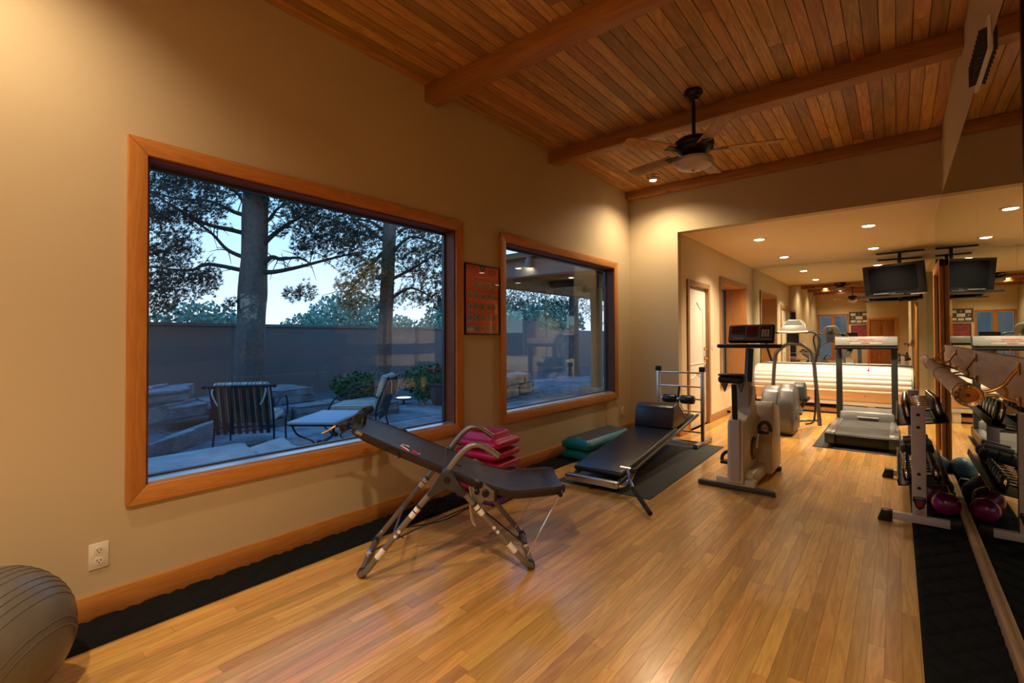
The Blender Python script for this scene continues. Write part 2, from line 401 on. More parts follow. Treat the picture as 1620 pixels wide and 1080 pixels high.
struct('wall_right', MB().box(XR+.004, .51, YR-.2, YE, -.05, ZC+.1).box(XR, XR+.004, YR-.2, 2.43, -.05, ZC+.1).box(XR, XR+.004, 2.43, YE, ZA, ZC+.1), M_wall, smooth=0)
struct('wall_alcove_right', MB().box(.509, .7, YE-.02, YM+.1, -.05, ZC), M_wall2, smooth=0)
struct('wall_rear', holed(MB(), YR, -.2, XL-.2, XR+.3, -.05, ZC+.1, [(-2.84, -2.38, .25, 2.28), (-2.24, -1.78, .25, 2.28)], 'y'), M_wall2, smooth=0)
struct('wall_rear_closet', MB().box(-1.0, XR+.3, YR, YD, -.05, ZC+.1), M_wall, smooth=0)
struct('ceiling_alcove', MB().box(XA-.1, .7, YB+.14, YM+.1, ZA, ZA+.3), M_ceil2, smooth=0)
# wood ceiling: backing + planks
ceil = struct('ceiling', MB().box(XL-.2, XR+.3, YR-.2, YB+.2, ZC+.014, ZC+.2), M_reveal, smooth=0)
unit = MB().box(-.5, .5, -.5, .5, -.5, .5)
def unit_mesh(name, m, bev=.0):
    o = unit.make(name, m, smooth=0); me = o.data; bpy.data.objects.remove(o); return me
um = unit_mesh('ceiling_plank', M_cplank)
rest = MB(); nrow = 38; w = (XR-XL)/nrow
for i in range(nrow):
    x0 = XL+i*w; y = -1.2-random.random()*1.5
    segs = []
    while y < YB:
        l = random.choice((1.1, 1.6, 2.0, 2.6))+random.random()*.5; segs.append((y, min(y+l, YB))); y += l
    segs2 = [(YR, segs[0][0]*.5+YR*.5), (segs[0][0]*.5+YR*.5, segs[0][0])]
    for (a, b) in segs:
        if b-a < .05: continue
        o = bpy.data.objects.new('plank', um); C.objects.link(o); o.parent = ceil
        o.location = (x0+w/2, (a+b)/2, ZC+.008); o.scale = (w-.005, b-a-.003, .016)
    for (a, b) in segs2: rest.box(x0+.0025, x0+w-.0025, a+.0015, b-.0015, ZC, ZC+.016)
rest.make('plank_remainder', M_cplank, ceil, smooth=0, kind='stuff')
# beams
beamY = [(6.165, 6.298), (4.29, 4.425), (2.53, 2.665), (.76, .895), (-1.0, -.865), (-2.77, -2.635), (-4.54, -4.405)]
for i, (a, b) in enumerate(beamY):
    struct('trim_%d' % (i+1), MB().rbox(XL+.001, XR-.001, a, b, 3.20 if i else 3.235, ZC-.001, .006), M_beam)
# floor
floor = struct('floor', MB().box(XL-.2, .9, YR-.2, YM+.2, -.05, -.006), M_reveal, smooth=0)
fm = unit_mesh('floor_plank', M_floor)
fw = .0575; x = XL; cand = []
while x < .52:
    y = -5.6-random.random(); x1 = min(x+fw, .52)
    while y < YM:
        l = random.uniform(.55, 1.75); a, b = max(y, YR), min(y+l, YM); y += l
        if b-a > .04: cand.append((x, x1, a, b))
    x += fw
def key(c):
    cx, cy = (c[0]+c[1])/2, (c[2]+c[3])/2
    px = .779*cx+.627*cy; d = -.627*cx+.779*cy
    return 1e3 if (d < .5 or abs(px/d) > 1.15 or cx < -2.7 or cx > .1) else d
cand.sort(key=key); restf = MB()
for i, (a, b, c, d) in enumerate(cand):
    if i < 290:
        o = bpy.data.objects.new('plank', fm); C.objects.link(o); o.parent = floor
        o.location = ((a+b)/2, (c+d)/2, -.003); o.scale = (b-a-.0009, d-c-.001, .006)
    else: restf.box(a+.00045, b-.00045, c+.0005, d-.0005, -.006, 0)
restf.make('plank_remainder', M_floor, floor, smooth=0, kind='stuff')

# ------------------------------------------------------------------ quilted carpet strips
def quilt(name, x0, x1, y0, y1, label):
    nx = max(2, int((x1-x0)/.0125)); ny = int((y1-y0)/.0125); vs = []; fs = []
    s = .15
    for j in range(ny+1):
        for i in range(nx+1):
            X = x0+(x1-x0)*i/nx; Y = y0+(y1-y0)*j/ny
            u = (X+Y*.8)/s; v = (X-Y*.8)/s
            du = abs(u-round(u)); dv = abs(v-round(v)); d = min(du, dv)
            z = .015*min(1, (d/.16))**.6+.004+.002*noise.noise((X*9, Y*9, 0))
            vs.append((X, Y, z if 0 < i < nx else .002))
    for j in range(ny):
        for i in range(nx): a = j*(nx+1)+i; fs.append((a, a+1, a+nx+2, a+nx+1))
    return tag(MB().add(vs, fs).make(name, M_carpet, smooth=80), label, 'runner')
quilt('carpet_runner', -2.915, -2.656, -.8, 6.28, 'black quilted carpet runner along the wall under the windows')
quilt('carpet_runner', .066, .352, 1.2, 6.15, 'black quilted carpet runner along the foot of the mirror')

# ------------------------------------------------------------------ baseboards
def bb(name, x0, x1, y0, y1, m, h=.12):
    return struct(name, MB().rbox(x0, x1, y0, y1, 0, h, .004), m)
bb('baseboard_left', XL, XL+.016, YR, YB, M_trimY)
bb('baseboard_front', XL+.016, XA, YB-.016, YB, M_trimX)
bb('baseboard_corner', XA, XA+.016, YB-.016, 6.63, M_trimY)
bb('baseboard_alcove', XA, XA+.016, 7.63, YM, M_brownY)
bb('baseboard_back', XA, .50, YM-.016, YM-.001, M_brown, .10)
# mirror base rail
rail = struct('baseboard_right', MB().rbox(.338, XR, .9, 3.9, 0, .072, .008).rbox(.338, XR, 3.903, 6.17, 0, .072, .008), M_brownY)

# ------------------------------------------------------------------ mirrors
mr = thing('wall_mirror', 'frameless wall mirror panels covering the right wall behind the barre', 'mirror', (XR, 2.47, 0))
ys = [2.47, 3.77, 4.99, 6.21, YE]
for i in range(4): MB().box(-.004, .0, ys[i]-2.47+.0008, ys[i+1]-2.47-.0008, .05, ZA-.002).make('mirror_panel', M_mirror, mr, smooth=0)
MB().box(-.009, .001, -.022, 0, .0, ZC-.1).make('edge_strip', M_black, mr, smooth=0, label='black edge strip')
mb_ = thing('back_wall_mirror', 'frameless mirror covering the far alcove wall behind the tanning bed', 'mirror', (XA, YM, 0))
xs = [.002, .76, 1.52, 2.28, 2.756]
for i in range(4): MB().box(xs[i]+.0008, xs[i+1]-.0008, 0, .005, .1, ZA-.002).make('mirror_panel', M_mirror, mb_, smooth=0)
mr3 = thing('side_wall_mirror', 'mirror panels in the recess at the right end of the alcove', 'mirror', (.509, YE, 0))
for i in range(3): MB().box(-.004, 0, i*1.03+.001, i*1.03+1.03-.001, .1, ZA-.002).make('mirror_panel', M_mirror, mr3, smooth=0)
# oak casing standing on the mirror
cs = struct('door_3', MB().rbox(.326, XR-.005, 6.20, 6.275, 0, 2.055, .005).rbox(.326, XR-.005, 7.12, 7.195, 0, 2.055, .005).rbox(.325, XR-.005, 6.20, 7.195, 1.98, 2.055, .005), M_trimZ)

# ------------------------------------------------------------------ windows
def window(name, Wd, xin, depth, mtY, mtZ, wy0, wy1, wz0, wz1, mrev, gl=M_glass, proud=.024):
    y0, y1, z0, z1 = Wd
    root = bpy.data.objects.new(name, None); C.objects.link(root); root.location = (xin, (y0+y1)/2, (z0+z1)/2); root['kind'] = 'structure'
    off = Vector(root.location)
    def mk(mb, nm, m, **k):
        mb.v = [tuple(Vector(v)-off) for v in mb.v]; return mb.make(nm, m, root, **k)
    def mitre(poly, horizontal):
        return poly
    # casing: four mitred boards
    o = (wy0, wy1, wz0, wz1); i_ = (y0, y1, z0, z1)
    P = lambda a, b: (a, b)
    q = [[(o[0], o[2]), (o[1], o[2]), (i_[1], i_[2]), (i_[0], i_[2])], [(o[1], o[2]), (o[1], o[3]), (i_[1], i_[3]), (i_[1], i_[2])],
         [(o[1], o[3]), (o[0], o[3]), (i_[0], i_[3]), (i_[1], i_[3])], [(o[0], o[3]), (o[0], o[2]), (i_[0], i_[2]), (i_[0], i_[3])]]
    for k, poly in enumerate(q):
        mk(MB().prism(poly, xin, xin+proud, 'x', r=.004), 'casing_board', mtY if k % 2 == 0 else mtZ)
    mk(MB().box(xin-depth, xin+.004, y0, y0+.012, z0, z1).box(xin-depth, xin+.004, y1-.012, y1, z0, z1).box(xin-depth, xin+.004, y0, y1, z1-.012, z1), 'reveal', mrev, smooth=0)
    mk(MB().box(xin-depth, xin+.002, y0+.012, y1-.012, z0, z0+.012), 'sill', M_alu, smooth=0)
    mk(MB().box(xin-depth-.03, xin-depth, y0, y0+.03, z0, z1).box(xin-depth-.03, xin-depth, y1-.03, y1, z0, z1).box(xin-depth-.03, xin-depth, y0, y1, z0, z0+.02).box(xin-depth-.03, xin-depth, y0, y1, z1-.03, z1), 'sash', mat('sash_bronze', (.05, .06, .08), .4, .4), smooth=0)
    mk(MB().box(xin-depth-.02, xin-depth-.014, y0+.01, y1-.01, z0+.01, z1-.01), 'pane', gl, smooth=0)
    return root
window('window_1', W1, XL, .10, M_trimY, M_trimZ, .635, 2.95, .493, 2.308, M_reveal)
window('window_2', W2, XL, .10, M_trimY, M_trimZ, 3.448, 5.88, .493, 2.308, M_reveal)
window('window_3', WA, XA, .34, M_brownY, M_brown, 8.19, 9.95, .49, 2.30, M_jamb)
# rear bay windows
for k, (a, b) in enumerate(((-2.84, -2.38), (-2.24, -1.78))):
    rw = bpy.data.objects.new('window_%d' % (4+k), None); C.objects.link(rw); rw['kind'] = 'structure'; rw.location = ((a+b)/2, YR, 1.2)
    h = (b-a)/2
    MB().box(-h-.07, -h, -.12, .02, -.95, 1.16).box(h, h+.07, -.12, .02, -.95, 1.16).box(-h, h, -.12, .02, 1.08, 1.16).box(-h, h, -.12, .02, -.95, -.88).make('casing', M_trimZ, rw, smooth=0)
    MB().box(-h, h, -.09, -.084, -.88, 1.08).make('pane', M_glass, rw, smooth=0)
# alcove door with arched panels
def panel_door(name, x, y0, y1, z1, mcol, mcas, side=1):
    root = bpy.data.objects.new(name, None); C.objects.link(root); root.location = (x, y0, 0); root['kind'] = 'structure'
    w = y1-y0
    MB().rbox(-.075, -.035, 0, w, .01, z1, .003).make('door_leaf', mcol, root)
    def ring(pts, nm):
        MB().tube([(-.033, a, b) for a, b in pts]+[(-.033, *pts[0])], .010, 6, flat=.7).make(nm, mcol, root)
    a0, a1 = .14, w-.14
    top = [(a0+(a1-a0)*t, 1.72+.10*math.exp(-((t-.5)/.2)**2)) for t in [i/16 for i in range(17)]]
    ring([(a0, .92), *[(a0, 1.72)], *top[1:-1], (a1, 1.72), (a1, .92)], 'upper_panel')
    low = [(a0+(a1-a0)*t, .72+.06*math.exp(-((t-.5)/.2)**2)) for t in [i/16 for i in range(17)]]
    ring([(a0, .2), *low, (a1, .2)], 'lower_panel')
    MB().box(-.075, .004, -.016, 0, 0, z1+.016).box(-.075, .004, w, w+.016, 0, z1+.016).box(-.075, .004, 0, w, z1, z1+.016).make('jamb', mcas, root, smooth=0)
    MB().rbox(0, .02, -.075, 0, 0, z1+.07, .003).make('casing', mcas, root)
    MB().rbox(0, .02, w, w+.075, 0, z1+.07, .003).make('casing', mcas, root)
    MB().rbox(0, .02, 0, w, z1, z1+.07, .003).make('casing', mcas, root)
    MB().lathe([(.028, -.035), (.03, -.028), (.012, -.024), (.012, .0), (.02, .004), (.001, .012)], (0, w-.07, 1.13), 'x', 14).make('deadbolt', M_brass, root)
    hn = MB().lathe([(.03, -.035), (.03, -.027), (.013, -.024), (.011, .02)], (0, w-.07, .99), 'x', 14)
    hn.tube([(.018, w-.07, .99), (.022, w-.02, .992), (.020, w+.02, .985)], [.011, .010, .007], 8)
    hn.make('lever_handle', M_brass, root)
    MB().tube([(.004, w-.05, 1.10), (.006, w-.05, 1.0)], .003, 5).make('latch_plate', M_brass, root)
    return root
panel_door('door_1', XA, DA[0], DA[1], 2.04, M_door, M_brown)
struct('wall_alcove_backing', MB().box(XA-.52, XA-.1, DA[0]-.05, DA[1]+.05, 0, 2.1), M_wall, smooth=0)
# rear wooden door (seen in the mirrors)
d2 = struct('door_2', MB().rbox(-.90, -.06, YD, YD+.02, 0, 2.03, .004), M_doorwood)
MB().rbox(-1.0+.005, -.9, YD, YD+.035, 0, 2.12, .004).rbox(-.06, .02, YD, YD+.035, 0, 2.12, .004).rbox(-.9, -.06, YD, YD+.035, 2.03, 2.12, .004).make('casing', M_trimZ, d2)
MB().rbox(-.78, -.52, YD+.015, YD+.03, .25, 1.8, .008).rbox(-.44, -.18, YD+.015, YD+.03, .25, 1.8, .008).make('raised_panel', M_doorwood, d2)

# ------------------------------------------------------------------ downlights
def downlight(x, y, z, label, m=M_lens, grp=None, r=.062):
    t = thing('downlight', label, 'light', (x, y, z), 0, grp)
    MB().lathe([(r+.03, 0), (r+.03, -.006), (r+.004, -.012), (r+.002, -.002)], seg=28).make('trim_ring', M_ring, t)
    MB().lathe([(r, -.007), (r*.8, -.014), (r*.4, -.019), (.001, -.021)], seg=24).make('lens', m, t)
    return t
downlight(-1.51, 7.495, ZA, 'recessed ceiling light in alcove, left one of the nearer pair')
downlight(-1.51, 9.42, ZA, 'recessed ceiling light in alcove, left one of the farther pair')
downlight(-.26, 7.46, ZA, 'recessed ceiling light in alcove, right one of the nearer pair')
downlight(-.27, 9.41, ZA, 'recessed ceiling light in alcove, right one of the farther pair, near television')
for (x, y) in ((-2.36, .0), (-.55, -.35), (-2.3, -2.6), (-.5, -2.6), (-1.9, -4.2)):
    downlight(x, y, ZC, 'recessed light in the wood ceiling behind the viewpoint', grp='rear ceiling lights')
st = thing('spotlight', 'small eyeball spotlight set in the wood ceiling by the far left corner', 'light', (-2.36, 5.77, ZC))
MB().lathe([(.085, 0), (.085, -.008), (.06, -.016), (.05, -.004)], seg=24).make('trim_ring', M_brassd, st)
MB().lathe([(.05, -.002), (.052, -.03), (.046, -.055), (.04, -.05)], seg=20).make('eyeball', M_ring, st)
MB().lathe([(.041, -.048), (.035, -.058), (.02, -.064), (.001, -.066)], seg=20).make('bulb', M_lens, st)

# ------------------------------------------------------------------ ceiling fans
def fan(x, y, label, rz):
    t = thing('ceiling_fan', label, 'fan', (x, y, ZC), rz)
    MB().lathe([(.07, 0), (.075, -.02), (.062, -.03), (.055, -.05), (.04, -.06), (.035, -.08), (.016, -.088)], seg=24).make('canopy', M_black, t)
    MB().tube([(0, 0, -.08), (0, 0, -.40)], .014, 12).make('downrod', M_black, t)
    MB().lathe([(.02, -.385), (.06, -.39), (.12, -.40), (.152, -.425), (.156, -.45), (.148, -.465), (.15, -.485), (.128, -.51), (.09, -.53), (.05, -.54)], seg=32).make('motor_housing', M_black, t)
    MB().lathe([(.055, -.535), (.06, -.55), (.045, -.565)], seg=20).make('switch_cup', M_brassd, t)
    MB().lathe([(.05, -.556), (.10, -.552), (.138, -.565), (.148, -.59), (.135, -.625), (.09, -.645), (.02, -.652)], seg=32).make('light_bowl', M_bowl, t)
    MB().lathe([(.02, -.650), (.018, -.66), (.008, -.668), (.001, -.67)], seg=12).make('finial', M_brass, t)
    MB().tube([(.03, -.03, -.56), (.05, -.04, -.66), (.052, -.042, -.80)], .0012, 5).make('pull_chain', M_brassd, t)
    for k in range(5):
        a = 2*pi*k/5; m = xf((0, 0, -.50), (0, 0, a))
        bl = MB().prism([(.20, -.055), (.62, -.07), (.65, -.05), (.65, .05), (.62, .07), (.20, .055)], -.003, .003, 'z', m @ xf((0, 0, 0), (R(10), 0, 0)), r=.001).make('blade', M_cplank, t)
        MB().prism([(.12, -.02), (.26, -.035), (.26, .035), (.12, .02)], -.008, -.003, 'z', m @ xf((0, 0, 0), (R(10), 0, 0))).make('blade_iron', M_black, bl)
    return t
fan(-1.28, 3.985, 'black ceiling fan with frosted bowl hanging between the two nearer beams and spotlight', R(20))
fan(-1.35, -2.1, 'black ceiling fan behind the viewpoint seen in the far mirror', R(50))

# ------------------------------------------------------------------ vent on the right wall above the mirror
vt = thing('wall_vent', 'small white air vent with dark slats on right wall above mirror', 'vent', (XR, 3.42, 2.738))
MB().rbox(-.012, -.001, -.26, .26, -.085, -.06, .002).rbox(-.012, -.001, -.26, .26, .06, .085, .002).rbox(-.012, -.001, -.26, -.23, -.06, .06, .002).rbox(-.012, -.001, .23, .26, -.06, .06, .002).make('frame', M_white, vt)
MB().box(-.003, -.001, -.23, .23, -.06, .06).make('backing', M_blackm, vt, smooth=0)
for k in range(9):
    y = -.2+k*.05
    MB().box(-.045, -.004, -.0015, .0015, -.058, .058, xf((0, y, 0), (0, 0, R(-35)))).make('slat', M_charc, vt, smooth=0)

# ------------------------------------------------------------------ outlets and switches
def outlet(x, y, z, label, kind='outlet'):
    t = thing('wall_outlet' if kind == 'outlet' else 'light_switch', label, kind, (x, y, z))
    MB().rbox(0, .006, -.037, .037, -.06, .06, .003).make('cover_plate', M_outlet, t)
    if kind == 'outlet':
        for s in (-1, 1):
            r = MB().lathe([(.017, .004), (.017, .0085), (.001, .0085)], (0, 0, s*.024), 'x', 18).make('receptacle', M_outlet, t)
            MB().box(.0084, .0092, -.008, -.005, s*.024-.001, s*.024+.008).box(.0084, .0092, .005, .008, s*.024-.001, s*.024+.008).box(.0084, .0092, -.0025, .0025, s*.024-.01, s*.024-.005).make('slot', M_slot, r, smooth=0)
    else:
        MB().rbox(.005, .011, -.016, .016, -.032, .032, .002).make('rocker', M_white, t)
    return t
outlet(XL, .54, .292, 'cream duplex outlet low on the wall above the baseboard near the grey ball')
outlet(XL, 6.03, .30, 'cream duplex outlet on the wall below and beyond the second window')
outlet(XA, 9.0, .28, 'cream duplex outlet under the alcove window')
outlet(XA, 7.78, 1.16, 'cream light switch plate beside the white alcove door', 'switch')

# ------------------------------------------------------------------ workout poster
ps = thing('framed_poster', 'red exercise chart poster in thin black frame between the two windows', 'poster', (XL, 3.21, 1.65))
hw, hh = .235, .315
MB().rbox(0, .018, -hw, -hw+.011, -hh, hh, .002).rbox(0, .018, hw-.011, hw, -hh, hh, .002).rbox(0, .018, -hw, hw, -hh, -hh+.011, .002).rbox(0, .018, -hw, hw, hh-.011, hh, .002).make('frame', M_black, ps)
M_pred = mat('poster_red', (.85, .10, .06), .6)
MB().box(0, .008, -hw+.008, hw-.008, -hh+.008, hh-.008).make('print', M_pred, ps, smooth=0)
MB().box(.012, .0135, -hw+.01, hw-.01, -hh+.01, hh-.01).make('glazing', M_pglass, ps, smooth=0)
M_photo = mat('poster_photo', (.40, .34, .25), .6, var=.3, vscale=90); M_ink = mat('poster_ink', (.03, .05, .10), .6); M_pt = mat('poster_text', (.75, .45, .30), .6)
MB().prism([(-.055, .31), (.045, .31), (-.005, .245)], .008, .0086, 'x').make('black_triangle', M_slot, ps, smooth=0)
rot = (pi/2, 0, pi/2)
text('title_line', 'FITN', .075, mat('poster_dark', (.38, .03, .02), .6), ps, (.0082, -.14, .262), rot)
text('title_line', 'ESS', .075, MATS['poster_dark'], ps, (.0082, .13, .262), rot)
text('caption', 'Complete Body Workout Program', .021, M_pt, ps, (.0082, 0, .205), rot)
text('emblem_text', 'BB', .026, M_photo, ps, (.0088, -.005, .290), rot)
random.seed(3)
for r in range(5):
    for c in range(5):
        if r == 0 and c == 0: continue
        y = -.165+c*.083; z = .135-r*.098
        ph = MB().box(.008, .0088, y-.032, y+.032, z-.029, z+.029).make('exercise_photo', M_photo, ps, smooth=0)
        a = random.uniform(-.6, .6); dx = random.uniform(-.008, .008)
        mbp = MB()
        mbp.tube([(.0089, y-.018+dx, z-.016), (.0089, y+dx, z-.004+a*.01), (.0089, y+.016+dx, z-.012)], .0035, 5, flat=.2)
        mbp.tube([(.0089, y+dx, z-.004), (.0089, y+dx+.006*a, z+.014)], .004, 5, flat=.2)
        mbp.make('figure_print', M_ink, ph, smooth=0)
        MB().box(.008, .0085, y-.028, y+.024, z-.042, z-.038).make('caption_line', M_pt, ps, smooth=0)

# pictures on the rear wall (seen in the mirrors)
t = thing('framed_display', 'framed grid of certificates and medals on the rear wall', 'picture', (-1.32, YR+.003, 2.17))
MB().rbox(-.36, .36, 0, .02, -.26, .26, .006).make('backing_board', mat('navy_board', (.03, .06, .10), .6), t)
MB().rbox(-.38, -.35, 0, .035, -.28, .28, .005).rbox(.35, .38, 0, .035, -.28, .28, .005).rbox(-.38, .38, 0, .035, -.28, -.25, .005).rbox(-.38, .38, 0, .035, .25, .28, .005).make('frame', M_brown, t)
for (cx, cz, w_, h_) in ((-.22, .15, .09, .06), (.22, .15, .09, .06), (0, 0, .13, .07), (-.22, -.16, .09, .05), (.22, -.16, .09, .05), (0, -.17, .09, .05)):
    MB().box(cx-w_, cx+w_, .02, .023, cz-h_, cz+h_).make('certificate', M_outlet, t, smooth=0)
for (cx, cz) in ((0, .16), (-.24, 0), (.24, 0)):
    MB().lathe([(.045, .02), (.045, .026), (.001, .026)], (cx, 0, cz), 'y', 16).make('medal', M_brass, t)
t = thing('framed_poster', 'wide red and mauve framed print on the rear wall', 'poster', (-1.30, YR+.003, 1.55))
MB().rbox(-.32, .32, 0, .03, -.28, .28, .004).make('frame', M_black, t)
MB().box(-.29, .29, .03, .032, -.25, .25).make('print', mat('mauve_print', (.30, .05, .07), .6, var=.7, vscale=7), t, smooth=0)
# coat hooks / drape column omitted; low red bench handled by the step stack reflection

# ================================================================== inversion table
IT = thing('inversion_table', 'brown fabric inversion table on grey tube frame in the middle of the floor', 'exercise table', (-2.12, 2.017, 0), .7769)
TR = .0165
HV = .27
def both(fn):
    for s in (-1, 1): fn(s)
# base: two U frames, each one continuous tube
for sx, nm in ((-1, 'rear_frame'), (1, 'front_frame')):
    top = (sx*.035, .50)
    pts = [(sx*.035, -HV, .52), (sx*.25, -HV, .27), (sx*.43, -HV, .055), (sx*.468, -HV+.03, .02), (sx*.47, -HV+.09, .018), (sx*.47, HV-.09, .018), (sx*.468, HV-.03, .02), (sx*.43, HV, .055), (sx*.25, HV, .27), (sx*.035, HV, .52)]
    P = [Vector(p) for p in pts]; path = []
    for i, p in enumerate(P):
        if i in (2, 7): path += [p.lerp(P[i-1], .12), p, p.lerp(P[i+1], .3)]
        else: path.append(p)
    fr = MB().tube(path, TR, 14).make(nm, M_pewter, IT, smooth=60)
    for s in (-1, 1):
        MB().tube([(sx*.47, s*(HV-.08), .0185), (sx*.47, s*(HV-.045), .0185)], TR+.004, 14).make('rubber_foot', M_blackm, fr)
        MB().tube([(sx*.155, s*HV, .38), (sx*.195, s*HV, .333)], TR+.0006, 14, cap=False).make('warning_sticker', M_white, fr, label='pale printed warning sticker')
        MB().tube([(sx*.145, s*HV, .392), (sx*.15, s*HV, .386)], TR+.0008, 14, cap=False).tube([(sx*.169, s*(HV+.0), .364), (sx*.173, s*HV, .359)], TR+.0009, 14, cap=False).make('sticker_mark', M_black, fr)
        if s < 0: MB().tube([(sx*.335, s*HV, .168), (sx*.375, s*HV, .121)], TR+.0006, 14, cap=False).make('warning_sticker', M_white, fr)
        for t in (.262, .238):
            z = t; xx = sx*(.25+(.27-z)*.84)
            MB().lathe([(.009, -.002), (.009, .003), (.004, .004), (.001, .004)], (xx, s*(HV+TR) if s > 0 else -(HV+TR)-.002, z), 'y', 12).make('round_label', M_white, fr)
        MB().tube([(sx*.262, s*HV, .235), (sx*.262-sx*.03, s*HV, .222)], .004, 6).make('lock_pin', M_black, fr)
for s in (-1, 1):
    y = s*HV
    hub = MB().prism([(-.022, .588), (.020, .588), (.036, .555), (.062, .515), (.112, .455), (.084, .432), (.030, .480), (0, .495), (-.030, .480), (-.084, .432), (-.112, .455), (-.062, .515), (-.038, .555)], y-.024, y+.024, 'y', r=.008).make('pivot_bracket', M_charc, IT)
    MB().lathe([(.018, -.004), (.018, .004), (.009, .007), (.001, .007)], (0, y-.026 if s < 0 else y+.024, .535), 'y', 16).make('pivot_bolt', M_black, hub)
    hp = arc([(0, y, .565), (.03, y, .61), (.085, y, .675), (.14, y, .712), (.20, y, .705), (.285, y, .648)], 6)
    h = MB().tube(hp, .0175, 14).make('handle', M_pewter, IT, smooth=60)
    MB().tube([(.0, y, .565), (.008, y, .577)], .021, 14).make('collar', M_black, h)
    MB().tube([(.042, y, .614), (.068, y+.0, .60), (.074, y, .604)], [.004, .004, .009], 8).make('lock_knob', M_black, h)
    # bed side rails, link plates
    y2 = s*.205
    MB().tube([(-.50, y2, .79), (-.30, y2, .686), (.0, y2, .545), (.15, y2, .482)], .013, 10).make('bed_rail', M_pewter, IT)
    MB().tube([(.24, y2, .43), (.45, y2, .415), (.655, y2, .42)], .012, 10).make('seat_rail', M_pewter, IT)
    lk = MB().prism([(.13, .505), (.165, .515), (.27, .44), (.275, .40), (.24, .385), (.20, .40), (.18, .36), (.185, .32), (.15, .32), (.135, .38), (.14, .44)], y2-.03 if s < 0 else y2+.02, y2-.02 if s < 0 else y2+.03, 'y', r=.003).make('link_plate', M_pewter, IT)
    for (bx, bz, br) in ((.178, .488, .021), (.165, .447, .015), (.212, .437, .021)):
        MB().lathe([(br, 0), (br, .010), (br*.6, .015), (br*.3, .0152), (.001, .012)] if s > 0 else [(br, 0), (br, -.010), (br*.6, -.015), (br*.3, -.0152), (.001, -.012)], (bx, y2+s*.03, bz), 'y', 14).make('bolt_cap', M_black, lk)
    MB().tube(arc([(.15, y2-.0, .42), (.13, y2, .36), (.14, y2, .28), (.16, y2, .25)], 4), .011, 10).make('hook_tube', M_steel, IT)
    # strut from seat front to base
    MB().tube([(.43, s*.235, .05), (.635, s*.225, .405)], .0042, 8).make('seat_strut', M_chrome, IT)
    MB().lathe([(.013, -.012), (.013, .012)], (.638, s*.222, .41), 'y', 12).make('strut_knob', M_black, IT)
MB().tube([(-.295, HV, .222), (-.295, 0, .225), (-.295, -HV, .222)], .008, 8).make('cross_brace', M_steel, IT)
MB().tube(arc([(-.24, -HV+.01, .272), (0, -.05, .235), (.24, HV-.01, .26)], 5), .0035, 6).make('tether_cord', M_black, IT)
MB().tube([(-.47, .0, .035), (-.2, .0, .16), (.14, .0, .29)], [.0055, .0055, .0035], 6).tube([(.17, .0, .29), (.47, .0, .035)], .0045, 6).make('tether_strap', M_blackm, IT)
MB().tube([(-.48, 0, .035), (-.455, 0, .035)], .02, 8).tube([(.455, 0, .03), (.48, 0, .035)], .02, 8).make('strap_clip', M_steel, IT)
# fabric bed (sling) with raised edges
def sling(prof, w, rise, n=14, th=.008):
    vs = []; fs = []; m = len(prof)
    for k in (0, 1):
        for (px, pz, ww, rs) in prof:
            for j in range(n+1):
                t = -1+2*j/n
                y = t*ww
                z = pz-rs*(1-abs(t)**3)-k*th
                if abs(t) > .99: z -= .0
                vs.append((px, y, z))
    N = n+1
    for i in range(m-1):
        for j in range(n):
            a = i*N+j; fs.append((a, a+1, a+N+1, a+N)); b = a+m*N; fs.append((b, b+N, b+N+1, b+1))
    for j in range(n): fs.append((j, j+m*N, j+1+m*N, j+1)); a = (m-1)*N+j; fs.append((a, a+1, a+1+m*N, a+m*N))
    for i in range(m-1): a = i*N; fs.append((a, a+N, a+N+m*N, a+m*N)); a = i*N+n; fs.append((a, a+m*N, a+N+m*N, a+N))
    return vs, fs
pr = []
for i in range(19):
    t = i/18; x = -.53+t*.70
    z = .812-(t)*.312
    ww = .20+.03*min(1, t*3)
    if t < .08: ww = .16+.04*t/.08
    pr.append((x, z, ww, .004+.007*sin(pi*t)))
for i in range(1, 15):
    t = i/14; x = .17+.505*t
    z = .50-.062*min(1, t*2.6)**.8 + (.012*max(0, t-.5)*2)
    ww = .205+.02*sin(pi*t)
    if t > .93: ww -= .03*(t-.93)/.07
    pr.append((x, z, ww, .02+.03*t if t < .9 else .02))
bed = MB().add(*sling(pr, 0, 0)).make('bed', M_brownfab, IT, smooth=70)
# hem drops along both sides
for s in (-1, 1):
    hem = MB(); vs = []; fs = []
    for i, (x, z, ww, rs) in enumerate(pr):
        for k, (dy, dz) in enumerate(((0, .004), (.014, -.004), (.016, -.028), (.004, -.042), (-.012, -.03), (-.01, -.006))):
            vs.append((x, s*(ww+dy), z+dz))
    for i in range(len(pr)-1):
        if 11 <= i <= 11+0: pass
        for k in range(6): a = i*6+k; b = i*6+(k+1) % 6; fs.append((a, b, b+6, a+6))
    fs.append(tuple(range(6))); fs.append(tuple((len(pr)-1)*6+k for k in range(6)))
    hem.add(vs, fs).make('side_hem', M_brownfab, bed, smooth=50)
    # cut-out trim
    cz = .70; cx = -.30
    MB().tube(arc([(cx-.04, s*.252, cz-.005), (cx-.02, s*.25, cz+.014), (cx+.015, s*.25, cz+.005), (cx+.04, s*.252, cz-.03), (cx+.036, s*.254, cz-.05)], 5), .005, 8).make('cutout_binding', M_black, bed)
    MB().rbox(.148, .162, s*.215-.02, s*.215+.02, .44, .505, .003).make('velcro_strap', M_black, bed)
    MB().rbox(.262, .276, s*.225-.02, s*.225+.02, .39, .455, .003).make('velcro_strap', M_black, bed)
def bedz(x): return .812-(x+.53)/.70*.312
